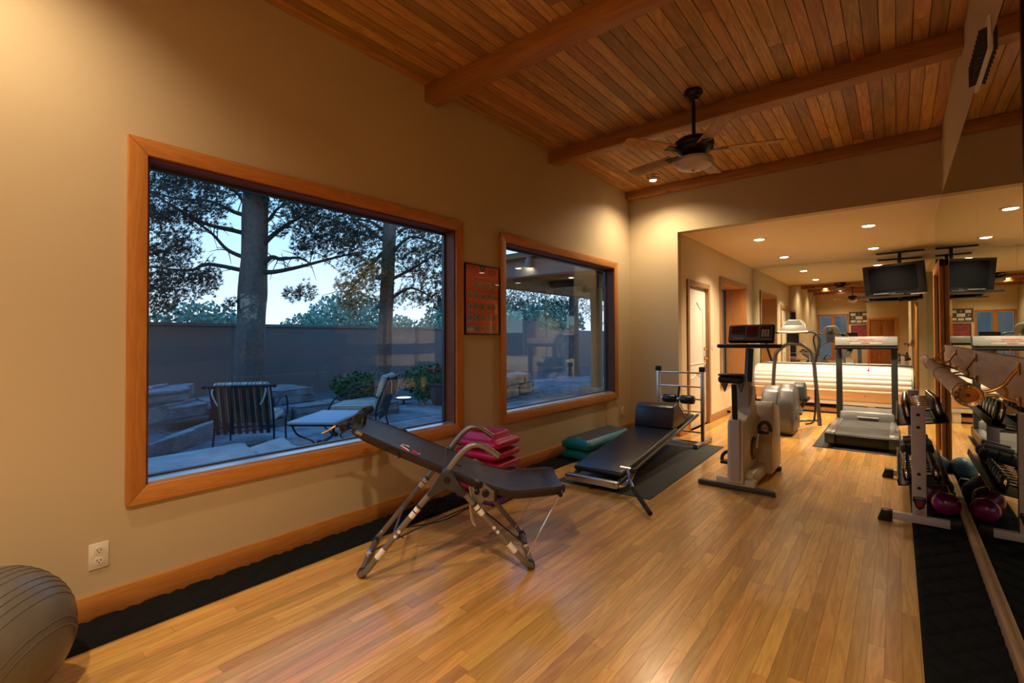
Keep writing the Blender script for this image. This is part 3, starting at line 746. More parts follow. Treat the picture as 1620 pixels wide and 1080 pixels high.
# logo on near half of the bed
sl = math.atan2(-.312, .70)
lm = xf((-.225, -.125, bedz(-.225)-.0075), (0, -sl, 0)) @ Matrix.Scale(1.35, 4)
M_logo_r = mat('logo_red', (.55, .01, .02), .6); M_logo_w = mat('logo_white', (.8, .78, .74), .6)
MB().prism([(-.03, -.035), (.0, -.035), (.012, -.012), (-.012, .0), (-.028, -.006)], 0, .0012, 'z', lm).prism([(.015, -.03), (.045, -.03), (.045, .0), (.02, .018)], 0, .0012, 'z', lm).make('logo_red', M_logo_r, bed)
MB().tube([tuple(lm @ Vector(p)) for p in ((-.035, .0, .0012), (-.03, .028, .0012), (-.012, .042, .0012), (.0, .035, .0012))], .0035, 6).tube([tuple(lm @ Vector(p)) for p in ((-.03, -.0, .0016), (-.008, -.016, .0016), (.006, -.03, .0016))], .0035, 6).make('logo_arc', M_logo_w, bed)
text('logo_letters', 'FITNESS', .016, M_logo_w, bed, tuple(lm @ Vector((.052, -.012, .001))), (0, -sl, R(90)))
# seam lines
for xx in (-.02, .23):
    zz = bedz(xx)-.011 if xx < .1 else .437
    MB().tube([(xx, -.2, zz+.018), (xx, -.1, zz+.003), (xx, .1, zz+.003), (xx, .2, zz+.018)], .0022, 5).make('seam', M_brownpat, bed)
wp = MB(); random.seed(5)
for k in range(26):
    x = random.uniform(.34, .60); y = random.uniform(-.13, .10); a = random.uniform(.2, 1.0)
    t = (x-.17)/.505; z = .438+.024*max(0, t-.5)-(.02+.03*t)*(1-abs(y/.22)**3)+.0012
    pts = [(x+.018*cos(q)*.7, y+.018*sin(q), z) for q in [a, a+.5, a+1.0, a+1.5]]
    wp.tube(pts, .0024, 5, flat=.3)
wp.make('worn_print', M_brownpat, bed)
# ankle rollers
for (y0, y1, xx, zz) in ((-.20, -.04, -.60, .80), (.03, .19, -.53, .852)):
    pass
for s in (-1, 1):
    MB().tube([(-.585, s*.055, .805), (-.575, s*.175, .805)], .022, 16).make('ankle_roller', M_foam, IT)
    MB().tube([(-.505, s*.05, .862), (-.495, s*.17, .858)], .024, 16).make('ankle_roller', M_foam, IT)
ab = MB().tube([(-.48, 0, .77), (-.58, 0, .80), (-.66, 0, .79)], .012, 10).tube([(-.585, -.18, .805), (-.575, .18, .805)], .007, 8).tube([(-.505, -.17, .86), (-.495, .17, .858)], .007, 8).tube(arc([(-.50, 0, .78), (-.49, 0, .84), (-.50, 0, .86)], 3), .009, 8).make('ankle_bar', M_black, IT)
MB().tube(arc([(-.66, 0, .79), (-.70, -.01, .765), (-.735, -.02, .75)], 4), .006, 8).make('ratchet_lever', M_brass, ab)
MB().lathe([(.028, -.016), (.03, 0), (.028, .016)], (-.545, 0, .805), 'y', 18).make('ratchet_wheel', M_blackm, ab)

# ================================================================== stack of step risers
def riser(nm, x, y, z, m, label, cat='step riser', h=.108, a=.205, b=.185, rz=.0, grp=None, top=False):
    t = thing(nm, label, cat, (x, y, z), rz, grp)
    bm = MB()
    def ringpts(sx, sy, zz, r, n=6):
        out = []
        for (cx, cy, a0) in ((sx-r, sy-r, 0), (-sx+r, sy-r, 90), (-sx+r, -sy+r, 180), (sx-r, -sy+r, 270)):
            for k in range(n+1): q = R(a0+90*k/n); out.append((cx+r*cos(q), cy+r*sin(q), zz))
        return out
    prof = [(0, 0, .0), (0.012, .012, .0), (.012, .012, .02), (0.0, 0, .03), (.0, .0, .048), (-.016, -.016, .058), (-.034, -.034, .062), (-.040, -.040, .075), (-.048, -.048, .105), (-.056, -.056, .108)]
    prof = [(-.006, .0), (.006, .010), (.010, .03), (.004, .045), (-.014, .052), (-.040, .056), (-.050, .066), (-.055, .100), (-.061, .108), (-.082, .108), (-.088, .095), (-.09, .02), (-.09, .004)]
    vs = []; fs = []; n = 28
    for (o, zz) in prof: vs += ringpts(a+o, b+o, zz*h/.108, .05)
    for i in range(len(prof)-1):
        for j in range(n): p = i*n+j; q = i*n+(j+1) % n; fs.append((p, q, q+n, p+n))
    for j in range(n): fs.append((j, (len(prof)-1)*n+j, (len(prof)-1)*n+(j+1) % n, (j+1) % n))
    bm.add(vs, fs).make('body', m, t, smooth=50)
    return t
zz = 0
px, py = -2.645, 2.965
zz = 0
L = [('purple', M_purple), ('magenta', M_pink), ('purple', M_purple), ('magenta', M_pink), ('magenta', M_pink), ('magenta', M_pink)]
names = ['purple plastic step riser on the floor, bottom of the stack by the wall', 'magenta step riser second from the bottom of the stack', 'upper purple step riser in the stack, at seat height of the inversion table',
         'magenta step riser resting on the upper purple one', 'magenta step riser just under the top one', 'magenta step riser with open square top, topmost of the stack']
for k, (nm, m) in enumerate(L):
    riser('step_riser', px+.004*(k % 2), py-.006*(k % 3), .004+k*.087, m, names[k], rz=.10+.02*(k % 3-1), grp='stacked step risers')

# ================================================================== teal step platforms
def platform(z, label, m, grip):
    t = thing('step_platform', label, 'aerobic step', (-2.68, 4.90, z), -.02, 'teal step platforms')
    b = MB(); n = 28; vs = []; fs = []
    def ring(sx, sy, zz, r):
        out = []
        for (cx, cy, a0) in ((sx-r, sy-r, 0), (-sx+r, sy-r, 90), (-sx+r, -sy+r, 180), (sx-r, -sy+r, 270)):
            for k in range(7): q = R(a0+90*k/6); out.append((cx+r*cos(q), cy+r*sin(q), zz))
        return out
    prof = [(.0, 0), (.012, .012), (.016, .045), (.010, .065), (-.03, .098), (-.036, .104)]
    for (o, zz_) in prof: vs += ring(.17+o, .50+o, zz_, .06)
    for i in range(len(prof)-1):
        for j in range(n): p = i*n+j; q = i*n+(j+1) % n; fs.append((p, q, q+n, p+n))
    fs += [tuple(range(n)), tuple((len(prof)-1)*n+j for j in range(n))]
    b.add(vs, fs).make('shell', m, t, smooth=50)
    if grip:
        g = MB().prism([(-.125, -.45), (.125, -.45), (.125, .45), (-.125, .45)], .103, .107, 'z').make('grip_mat', M_grip, t)
        for yy in (-.41, .40):
            MB().rbox(-.035, .035, yy-.02, yy+.02, .104, .1085, .002).make('logo_badge', m, t)
    return t
platform(.010, 'teal step platform on the floor under the other one', M_teal, False)
platform(.117, 'teal step platform with dark grip top, upper of the two', M_teal, True)

# ================================================================== mats
def floor_mat(name, x0, x1, y0, y1, label, rz=0):
    cx, cy = (x0+x1)/2, (y0+y1)/2
    o = MB().prism([(-(x1-x0)/2, -(y1-y0)/2), ((x1-x0)/2, -(y1-y0)/2), ((x1-x0)/2, (y1-y0)/2), (-(x1-x0)/2, (y1-y0)/2)], .0005, .007, 'z', r=.002).make(name, M_rubber, None, (cx, cy, 0), (0, 0, rz))
    return tag(o, label, 'mat')
floor_mat('rubber_mat', -2.47, -1.59, 3.68, 6.00, 'dark grey rubber floor mat under the incline bench', R(1.5))
floor_mat('rubber_mat', -.80, .02, 6.69, 8.60, 'dark rubber floor mat under the treadmill')

# ================================================================== incline glide bench
GB = thing('incline_bench', 'long black padded incline glide board hooked on a chrome ladder tower', 'exercise bench', (-2.11, 5.95, 0), 0)
for s in (-1, 1):
    x = s*.272
    p = MB().rbox(x-.02, x+.02, -.02, .02, .05, .90, .004).make('ladder_post', M_steel, GB)
    MB().rbox(x-.032, x+.032, -.032, .032, .885, .945, .006).make('post_cap', M_black, p)
    f = MB().rbox(x-.025, x+.025, -.26, .26, .012, .055, .006).make('ladder_foot', M_steel, GB)
    MB().rbox(x-.028, x+.028, -.275, -.23, .008, .058, .006).make('foot_cap', M_steel, f)
    MB().rbox(x-.028, x+.028, .23, .275, .008, .058, .006).make('foot_cap', M_steel, f)
for z in (.15, .40, .55, .70, .87, .03): MB().tube([(-.27, 0, z+.0), (.27, 0, z)], .011, 10).make('rung', M_chrome, GB)
# rails descend towards the viewer
m0 = Vector((0, -.02, .365)); m1 = Vector((.06, -2.28, .085))
for s in (-1, 1):
    MB().tube([m0+Vector((s*.215, 0, 0)), m1+Vector((s*.215, .05, .007))], .019, 12).make('side_rail', M_gunmetal, GB)
dirv = (m1-m0); ln = dirv.length; pitch = math.asin((m0.z-m1.z)/ln); yawb = math.atan2(dirv.x, -dirv.y)
bmx = Matrix.Translation(m0) @ Matrix.Rotation(yawb, 4, 'Z') @ Matrix.Rotation(pitch, 4, 'X')
# local: -y runs down the slope
MB().rbox(-.18, .18, -.62, -.02, -.02, .012, .006, bmx).make('rail_deck', M_blackm, GB)
gb = MB().rbox(-.235, .235, -2.22, -.78, .020, .070, .022, bmx, 4).make('glide_board', M_vinyl, GB)
MB().rbox(-.19, .19, -2.14, -.85, -.005, .022, .006, bmx).make('board_base', M_gunmetal, gb)
sw = [tuple(bmx @ Vector(p)) for p in ((-.03, -1.98, .0712), (.02, -2.02, .0712), (.06, -2.0, .0712), (.07, -1.95, .0712), (.04, -1.99, .0712), (.01, -1.96, .0712))]
MB().tube(sw, .004, 6, flat=.3).make('embossed_swoosh', M_black, gb)
# wedge head rest
wd = MB().prism([(-.90, .065), (-.83, .275), (-.78, .30), (-.66, .295), (-.63, .28), (-.36, .05), (-.40, .03), (-.86, .05)], -.215, .215, 'x', bmx, r=.02, seg=3).make('wedge_cushion', M_vinyl, GB)
MB().tube([tuple(bmx @ Vector(p)) for p in ((.222, -.63, .28), (.222, -.36, .06), (.222, -.62, .04))], .004, 6).make('piping', M_black, wd)
# roller pads on a stem
st_ = MB().tube([(0, -.02, .70), (-.002, -.08, .50)], .014, 8).tube([(-.10, -.07, .545), (.12, -.07, .55)], .010, 8).make('pad_stem', M_black, GB)
for s in (-1, 1):
    MB().lathe([(.02, -.085), (.045, -.08), (.053, -.065), (.055, 0), (.053, .065), (.045, .08), (.02, .085)], (s*.108+.008, -.075, .548), 'x', 22).make('leg_roller', M_vinyl, st_)
MB().lathe([(.02, -.02), (.022, 0), (.02, .02)], (.005, -.075, .547), 'x', 12).make('chrome_collar', M_chrome, st_)
# foot end: cross tube, hook plates, wheel, pull handle
ft = MB().rbox(-.25, .25, -.03, .03, -.028, .028, .008, Matrix.Translation(m1+Vector((-.01, -.03, -.005))) @ Matrix.Rotation(yawb, 4, 'Z')).make('foot_tube', M_steel, GB)
MB().lathe([(.02, -.018), (.03, -.014), (.03, .014), (.02, .018)], (m1.x-.02, m1.y-.02, .035), 'x', 18).make('caster', M_black, GB)
MB().tube([(m1.x-.02, m1.y-.02, .035), (m1.x-.02, m1.y-.0, .10)], .012, 8).make('caster_stem', M_black, GB)
hx, hy = m1.x+.275, m1.y+.02
MB().tube(arc([(hx-.10, hy-.05, .09), (hx-.02, hy-.06, .08), (hx+.03, hy-.0, .11), (hx+.04, hy+.06, .16), (hx+.02, hy+.09, .20)], 5), .017, 10).tube([(hx+.02, hy+.07, .20), (hx-.06, hy+.04, .21)], .012, 8).make('hook_plate', M_chrome, GB)
lv = MB().tube([(hx+.0, hy+.05, .20), (hx+.05, hy-.02, .15), (hx+.12, hy-.10, .10)], .013, 8).make('lever_arm', M_steel, GB)
MB().tube([(hx+.12, hy-.10, .10), (hx+.37, hy-.36, .03)], .018, 12).make('hand_grip', M_foam, lv)
MB().lathe([(.02, -.02), (.02, .02)], (hx+.065, hy+.03, .20), 'x', 12).make('pivot_bolt', M_black, lv)

# ================================================================== exercise bike
BK = thing('exercise_bike', 'cream upright exercise bike with red display console facing the room', 'exercise bike', (-1.09, 4.40, 0), 0)
MB().prism([(-.31, -.028), (.31, -.028), (.29, .028), (-.29, .028)], .002, .042, 'z', r=.006).make('rear_foot_bar', M_charc, BK)
MB().rbox(-.20, .20, .86, .91, .002, .042, .008).make('front_foot_bar', M_charc, BK)
MB().rbox(-.16, .16, -.02, .06, .03, .10, .02, None, 3).rbox(-.05, .14, .03, .60, .03, .15, .03, None, 3).make('base_shroud', M_cream, BK)
MB().prism([(-.045, .06), (.30, .05), (.62, .12), (.66, .40), (.64, .50), (.60, .56), (.43, .60), (.38, .86), (.30, .88), (.255, .70), (.18, .62), (.02, .60), (-.02, .58)], -.06, .075, 'x', r=.02, seg=3).make('body_shroud', M_cream, BK)
MB().rbox(-.035, .05, -.052, .05, .08, .60, .012).make('rear_spine', M_creamd, BK)
MB().rbox(-.05, .065, .235, .405, .60, .90, .015).make('column_shroud', M_creamd, BK)
fc = MB().prism([(.50, .045), (.92, .05), (.93, .15), (.88, .60), (.84, .64), (.62, .70), (.56, .66), (.50, .30)], .0, .19, 'x', r=.02, seg=3).prism([(.50, .12), (.90, .12), (.86, .60), (.82, .64), (.62, .68), (.54, .60)], -.15, .02, 'x', r=.02, seg=3).make('flywheel_cover', M_cream, BK)
MB().box(.03, .165, .64, .80, .672, .690, xf((0, 0, .02), (R(-8), 0, 0))).box(-.13, -.01, .64, .80, .655, .672, xf((0, 0, .02), (R(-8), 0, 0))).make('vent_panel', M_lcd, fc)
MB().lathe([(.10, -.063), (.10, -.075), (.04, -.077), (.001, -.077)], (0, .30, .31), 'x', 28).lathe([(.10, .077), (.10, .083), (.04, .084), (.001, .084)], (0, .30, .31), 'x', 28).make('chainring_well', M_black, BK)
MB().lathe([(.07, .084), (.072, .088), (.06, .088), (.001, .088)], (0, .30, .31), 'x', 24).make('chainring', M_brassd, BK)
for s, ang in ((1, 62), (-1, 242)):
    a = R(ang); ex, ez = .30+.17*cos(a)*.35, .31+.17*sin(a)
    cxk = .10 if s > 0 else -.085
    ck = MB().tube([(cxk, .30, .31), (cxk+s*.012, ex, ez)], .011, 10).make('crank', M_steel, BK)
    pd = MB().rbox(cxk+s*.06-.045, cxk+s*.06+.045, ex-.045, ex+.045, ez-.014, ez+.014, .008).make('pedal', M_black, BK)
    MB().tube(arc([(cxk+s*.06-.045, ex+.02, ez), (cxk+s*.06-.04, ex+.03, ez+.05), (cxk+s*.06, ex+.04, ez+.085), (cxk+s*.06+.04, ex+.03, ez+.05), (cxk+s*.06+.045, ex+.02, ez)], 4), .007, 8, flat=2.2).make('toe_strap', M_black, pd)
sp_ = MB().tube([(0, .0, .58), (0, -.02, .90)], .022, 14).make('seat_post', M_black, BK)
MB().tube([(-.035, .0, .66), (-.06, .0, .66)], [.006, .014], 10).make('pin_knob', M_black, sp_)
sd = MB().prism([(-.10, -.13), (-.06, -.15), (.06, -.15), (.10, -.13), (.115, -.06), (.09, .02), (.03, .09), (.02, .16), (-.02, .16), (-.03, .09), (-.09, .02), (-.115, -.06)], .915, .975, 'z', r=.022, seg=3).make('saddle', M_black, BK)
MB().rbox(-.10, .10, -.14, .0, .978, .992, .006).make('saddle_flap', M_black, sd)
for s in (-1, 1): MB().lathe([(.001, .835), (.006, .84), (.026, .90), (.026, .915)], (s*.065, -.06, 0), 'z', 14).make('saddle_spring', M_gunmetal, sd)
MB().tube([(.03, .33, .86), (.04, .37, 1.20)], .034, 4).make('console_post', M_charc, BK)
hb = MB().prism([(-.24, .25), (.24, .25), (.27, .29), (.27, .36), (.22, .42), (-.22, .42), (-.27, .36), (-.27, .29)], 1.205, 1.24, 'z', xf((.045, 0, 0)), r=.012, seg=3).make('handlebar_tray', M_black, BK)
cm = xf((.058, .36, 1.332), (R(-22), 0, 0))
co = MB().rbox(-.19, .19, -.03, .03, -.085, .085, .016, cm, 3).make('console', M_black, BK)
MB().rbox(-.175, .175, -.033, -.028, -.073, .073, .004, cm).make('face_panel', mat('console_grey', (.16, .15, .145), .4), co)
MB().rbox(-.165, -.045, -.035, -.031, -.02, .065, .003, cm).rbox(-.035, .06, -.035, -.031, -.045, .065, .003, cm).rbox(.075, .165, -.035, -.031, -.055, .065, .003, cm).make('display_bezel', M_charc, co)
MB().box(-.155, -.09, -.037, -.035, .035, .055, cm).box(-.155, -.085, -.037, -.035, .0, .02, cm).box(-.03, .05, -.037, -.035, -.005, .055, cm).box(.085, .15, -.037, -.035, .035, .055, cm).make('red_display', M_redled, co, smooth=0)
kp = MB()
for i in range(3):
    for j in range(4): kp.rbox(.093+i*.022, .108+i*.022, -.038, -.034, .015-j*.018, .027-j*.018, .002, cm)
kp.make('keypad', M_outlet, co)
text('maker_mark', 'Lifecycle', .024, M_outlet, co, tuple(cm @ Vector((-.10, -.0345, -.055))), (R(68), 0, 0))
MB().rbox(-.02, .055, -.037, -.034, -.068, -.056, .002, cm).make('red_key_strip', mat('faded_red', (.4, .12, .08), .5), co)

# ================================================================== elliptical
EL = thing('elliptical_trainer', 'grey elliptical cross trainer with arched frame behind the cream bike', 'elliptical', (-1.22, 7.60, 0), 0)
# flywheel housing at the near end
fh = MB().prism([(-.42, .05), (-.46, .20), (-.45, .42), (-.36, .58), (-.20, .645), (-.02, .60), (.10, .45), (.12, .25), (.06, .05)], -.23, -.02, 'x', r=.035, seg=4).make('flywheel_housing', M_silver if False else M_greyp, EL)
MB().prism([(-.46, .03), (-.50, .20), (-.485, .44), (-.39, .61), (-.21, .68), (-.02, .63), (.10, .47), (.13, .25), (.08, .03)], -.03, .16, 'x', r=.05, seg=4).make('housing_shell', M_greyp, fh)
MB().prism([(-.30, .20), (-.24, .34), (-.10, .38), (.02, .30), (-.05, .18)], .158, .166, 'x', r=.003).make('silver_swoosh', M_silver, fh)
MB().lathe([(.03, .160), (.03, .170), (.001, .170)], (0, -.24, .24), 'x', 16).make('blue_badge', mat('badge_blue', (.02, .10, .30), .4), fh)
MB().rbox(-.20, .14, -.40, .05, .0, .05, .015).make('rear_foot', M_charc, EL)
# pedal cover and arm
MB().prism([(.10, .42), (.14, .62), (.34, .66), (.44, .60), (.50, .36), (.42, .34), (.38, .42), (.22, .38)], .06, .20, 'x', r=.02, seg=3).make('pedal_cover', M_charc, EL)
MB().rbox(.05, .24, .14, .46, .40, .45, .015).make('pedal', M_black, EL)
MB().rbox(-.22, -.06, .10, .42, .30, .34, .015).make('pedal', M_black, EL)
MB().tube([(.18, -.02, .25), (.17, .25, .33), (.15, .60, .42)], .02, 10).tube([(-.14, -.02, .25), (-.14, .25, .26), (-.12, .60, .36)], .02, 10).make('pedal_arm', M_silver, EL)
# arch frame
MB().tube(arc([(-.30, .62, .02), (-.26, .55, .45), (-.21, .46, .95), (-.16, .43, 1.10), (-.03, .42, 1.20), (.05, .42, 1.205), (.16, .43, 1.18), (.27, .45, 1.05), (.30, .50, .70), (.335, .60, .02)], 6), .026, 12).make('arch_frame', M_gunmetal, EL, smooth=60)
MB().tube([(.33, .59, .10), (.10, .50, .08), (.02, .10, .06)], .018, 10).tube([(-.30, .61, .10), (-.10, .50, .08), (-.02, .10, .06)], .018, 10).make('base_bar', M_gunmetal, EL)
MB().tube(arc([(.20, .30, .07), (.28, .40, .10), (.30, .44, .30), (.30, .46, .55)], 4), .012, 8).make('brace_tube', M_black, EL)
MB().rbox(-.04, .11, .40, .46, 1.18, 1.38, .01).make('console_neck', M_charc, EL)
cm = xf((.035, .40, 1.455), (R(-24), 0, 0))
ec = MB().prism([(-.17, -.10), (.19, -.10), (.17, .03), (.11, .105), (-.06, .105), (-.13, .03)], -.03, .03, 'y', cm, r=.015, seg=3).make('console', M_silver, EL)
MB().prism([(-.11, .015), (.13, .015), (.09, .085), (-.06, .085)], -.034, -.03, 'y', cm).make('display', M_lcd, ec)
MB().tube([tuple(cm @ Vector(p)) for p in ((-.18, -.03, -.095), (.01, -.05, -.115), (.20, -.03, -.095))], .014, 10).make('console_lip', M_white, ec)
for s in (-1, 1):
    x0 = .035
    MB().tube(arc([(x0+s*.17, .36, 1.37), (x0+s*.25, .33, 1.375), (x0+s*.32, .32, 1.33), (x0+s*.335, .34, 1.22), (x0+s*.30, .36, 1.05), (x0+s*.28, .42, .95)], 5), .017, 10).make('hand_bar', M_black if s < 0 else M_charc, EL)
MB().lathe([(.05, 0), (.055, .03), (.045, .09), (.001, .11)], (.035, .43, 1.44), 'y', 18).make('console_back', M_charc, ec)

# ================================================================== treadmill
TM = thing('treadmill', 'treadmill with grey console bar and black belt on the far rubber mat', 'treadmill', (-.335, 7.40, .007), 0)
dk = MB().rbox(-.335, .335, -.62, 1.08, .03, .15, .012).make('deck', M_black, TM)
MB().box(-.255, .255, -.60, .66, .150, .156).make('belt', M_belt, TM, smooth=0)
for s in (-1, 1):
    MB().rbox(s*.30-.045, s*.30+.045, -.60, .70, .148, .168, .004).make('side_rail', M_steel, TM)
    MB().rbox(s*.30-.002, s*.30+.002, -.58, .68, .168, .170, .001).make('rail_stripe', mat('stripe_blue', (.15, .14, .30), .5), TM)
    MB().rbox(s*.30-.048, s*.30+.048, -.68, -.56, .05, .17, .012).make('end_cap', M_charc, TM)
    MB().rbox(s*.27-.02, s*.27+.02, -.60, -.55, .0, .04, .004).make('rear_foot', M_blackm, TM)
    MB().rbox(s*.305-.035, s*.305+.035, .72, .80, .12, 1.17, .008).make('upright', M_charc, TM)
MB().prism([(.66, .15), (.72, .27), (1.05, .30), (1.10, .15)], -.30, .30, 'x', r=.015, seg=3).make('motor_hood', M_greyp, TM)
MB().rbox(-.10, .13, .655, .675, .20, .206, .002).make('hood_label', M_white, TM)
tcn = MB().prism([(.66, 1.165), (.84, 1.165), (.82, 1.30), (.70, 1.30)], -.345, .345, 'x', r=.008).make('console', M_silver, TM)
ctx = math.atan2(.04, .135)
fm_ = xf((0, .676, 1.232), (R(-16.5), 0, 0))
MB().rbox(-.34, .34, -.007, .0, -.055, .055, .002, fm_).make('face_plate', mat('plate_grey', (.22, .22, .21), .5), tcn)
bt = MB()
for bx in (-.16, -.08, .0, .08, .16): bt.rbox(bx-.022, bx+.022, -.010, -.006, .002, .010, .002, fm_)
bt.rbox(-.08, .09, -.010, -.006, .022, .032, .002, fm_).rbox(-.035, .035, -.010, -.006, -.030, -.020, .002, fm_)
bt.make('red_button', mat('button_red', (.5, .05, .05), .4), tcn)
MB().rbox(-.17, -.05, -.010, -.006, -.030, -.022, .002, fm_).rbox(.05, .18, -.010, -.006, -.030, -.022, .002, fm_).make('key_row', M_white, tcn)
text('maker_mark', 'STARTRAC', .018, M_white, tcn, tuple(fm_ @ Vector((-.22, -.008, .036))), (R(73.5), 0, 0))
text('model_mark', 'TR900', .014, mat('ink_blue', (.05, .08, .35), .5), tcn, tuple(fm_ @ Vector((.25, -.008, .036))), (R(73.5), 0, 0))
MB().tube([(-.345, .68, 1.145), (.345, .68, 1.145)], .021, 14).make('handrail', M_foam, TM)
MB().tube([(.02, .66, 1.14), (.05, .65, .95), (.03, .65, .85)], .003, 6).make('safety_cord', M_red, TM)
MB().lathe([(.012, -.01), (.012, .01)], (.03, .65, .84), 'y', 10).make('safety_clip', M_red, TM)

# ================================================================== tanning bed
TB = thing('tanning_bed', 'long white ribbed tanning bed closed along the far mirror', 'tanning bed', (-.94, 10.02, 0), 0)
ridge = []
nn = 7
for i in range(nn*6+1):
    t = i/(nn*6); a = R(-4+98*t)
    r = .325+.014*abs(sin(pi*t*nn))
    ridge.append((.02-r*cos(a)*1.0+.02, .46+r*sin(a)*1.02))
poly = ridge+[(.36, .80), (.36, .46)]
MB().prism(poly, -1.12, 1.11, 'x', r=0).make('lid', M_lid, TB, smooth=30)
for s in (-1, 1):
    x = s*1.115-.005
    MB().prism([(-.27, .46), (-.25, .62), (-.16, .76), (0, .80), (.34, .80), (.34, .46)], x-.03 if s < 0 else x, x if s < 0 else x+.03, 'x', r=.02, seg=3).make('lid_end', M_lid, TB)
MB().rbox(-1.14, 1.14, -.29, .36, .425, .462, .008).make('lid_rim', M_tan, TB)
MB().rbox(-1.12, 1.12, -.30, .36, .385, .42, .006).make('tray_edge', M_white, TB)
MB().rbox(-1.11, 1.11, -.285, .34, .235, .388, .006).make('side_panel', M_tan, TB)
MB().rbox(-1.10, 1.10, -.28, .34, .165, .228, .006).make('lower_panel', M_lid, TB)
MB().rbox(-1.06, 1.06, -.20, .34, .02, .09, .006).make('plinth', M_brown, TB)
for x in (-.95, .60, .98): MB().rbox(x-.05, x+.05, -.24, .2, .0, .17, .004).make('leg', M_lid, TB)
MB().lathe([(.008, -.287), (.008, -.29), (.001, -.29)], (.52, 0, .33), 'y', 10).make('screw_cap', M_black, TB)

# ================================================================== television on ceiling mount
TV = thing('television', 'black widescreen television with silver lower edge hanging from the alcove ceiling', 'television', (-.035, 9.80, 2.225), R(-27))
tm_ = xf((0, 0, 0), (R(9), 0, 0))
tb = MB().rbox(-.425, .425, -.03, .05, -.245, .245, .012, tm_).make('cabinet', M_black, TV)
MB().rbox(-.34, .34, -.034, -.028, -.185, .215, .003, tm_).make('screen_bezel', mat('bezel_gloss', (.008, .008, .009), .3, spec=.2), tb)
MB().box(-.33, .33, -.036, -.034, -.175, .205, tm_).make('screen', mat('screen_off', (.004, .004, .005), .3, spec=.06), tb, smooth=0)
MB().rbox(-.427, .427, -.045, .03, -.265, -.243, .008, tm_).make('silver_trim', M_steel, TV)
MB().rbox(-.03, .03, -.034, -.029, -.228, -.214, .002, tm_).make('badge', M_chrome, TV)
MB().lathe([(.005, -.031), (.005, -.034), (.001, -.034)], (.35, 0, -.19), 'y', 8).make('power_light', M_steel, TV)
TK = thing('tv_mount', 'black ceiling mount bar and shelf holding the television', 'tv mount', (.05, 10.10, 2.70), R(-4))
MB().rbox(-.31, .31, -.03, .03, -.022, -.001, .005).make('ceiling_bar', M_black, TK)
MB().rbox(-.022, .022, -.022, .022, -.62, -.02, .004).make('pole', M_black, TK)
MB().tube([(0, -.01, -.45), (-.06, -.20, -.47)], .02, 8).make('arm', M_black, TK)
MB().rbox(-.36, .30, -.50, -.05, -.78+.0, -.755, .006, xf((0, 0, .03), (0, 0, R(-23)))).rbox(-.02, .02, -.03, .03, -.77, -.6, .004).make('lower_shelf', M_black, TK)
MB().rbox(-.12, .10, -.51, -.44, -.752, -.735, .004, xf((0, 0, .03), (0, 0, R(-23)))).make('shelf_tray', M_steel, TK)

# ================================================================== ballet barre
BR = thing('ballet_barre', 'round wooden ballet barre on brass brackets and plywood board along the mirror', 'barre', (XR, 4.2, 1.12), 0)
M_bry = wood('board_oak_along', (.24, .14, .09), (.40, .25, .17), 'y', .5, .3, fine=.9)
MB().rbox(-.018, -.006, -2.95, -.3, -.075, .10, .002).rbox(-.018, -.006, -.297, 1.92, -.075, .10, .002).make('backing_board', M_bry, BR)
bar = MB().tube([(-.165, -1.77, -.035), (-.165, 1.93, -.035)], .036, 24).make('rail', M_bry, BR)
MB().lathe([(.040, -1.765), (.042, -1.79), (.038, -1.802), (.027, -1.798), (.025, -1.790), (.006, -1.788), (.001, -1.794)], (-.165, 0, -.035), 'y', 32).make('end_cap', M_brassd, bar)
rv = MB()
for k in range(12):
    a = 2*pi*k/12; rv.ball((-.165+.033*cos(a), -1.800, -.035+.033*sin(a)), .0032, 6)
rv.make('rivet', M_chrome, bar)
MB().lathe([(.038, 1.92), (.038, 1.95), (.001, 1.955)], (-.165, 0, -.035), 'y', 24).make('end_cap', M_brass, bar)
for i, y in enumerate((-1.68, -.47, .69, 1.84)):
    b = MB().lathe([(.037, y-.014), (.040, y-.010), (.040, y+.010), (.037, y+.014)], (-.165, 0, -.035), 'y', 28)
    b.tube(arc([(-.118, y, -.03), (-.09, y, -.022), (-.06, y, .0), (-.04, y, .035), (-.022, y, .062)], 5), .0065, 10)
    b.tube(arc([(-.118, y, -.045), (-.08, y, -.040), (-.05, y, -.052), (-.022, y, -.062)], 5), .006, 10)
    b.tube([(-.062, y, .0), (-.052, y, -.025), (-.055, y, -.05)], .0045, 8)
    b.make('bracket', M_brassd if i else M_brass, BR)
    MB().rbox(-.026, -.018, y-.012, y+.012, .040, .085, .003).rbox(-.026, -.018, y-.012, y+.012, -.075, -.040, .003).make('wall_plate', M_brassd, BR)

# ================================================================== dumbbell rack
RK = thing('dumbbell_rack', 'white steel two tier dumbbell rack standing by the mirror', 'rack', (.10, 4.32, 0), 0)
M_rack = mat('rack_mauve', (.50, .43, .41), .42)
def upright(y, lean=.0):
    u = MB().rbox(-.032, .045, y-.02, y+.02, .07, .82, .004).make('upright', M_rack, RK)
    for z in (.765, .68, .36, .265):
        MB().lathe([(.011, y-.0205), (.011, y-.0225), (.001, y-.0225)], (.006, 0, z), 'y', 14).make('bolt_hole', M_black, u)
    f = MB().rbox(-.15, .165, y-.022, y+.022, .022, .075, .004).make('foot_beam', M_rack, RK)
    MB().prism([(-.225, .004), (-.14, .004), (-.14, .08), (-.20, .08)], y-.027, y+.027, 'y', r=.004).make('end_cap', M_black, f)
    MB().prism([(.16, .004), (.236, .004), (.215, .08), (.16, .08)], y-.027, y+.027, 'y', r=.004).make('end_cap', M_black, f)
    return u
u1 = upright(0); u2 = upright(1.33)
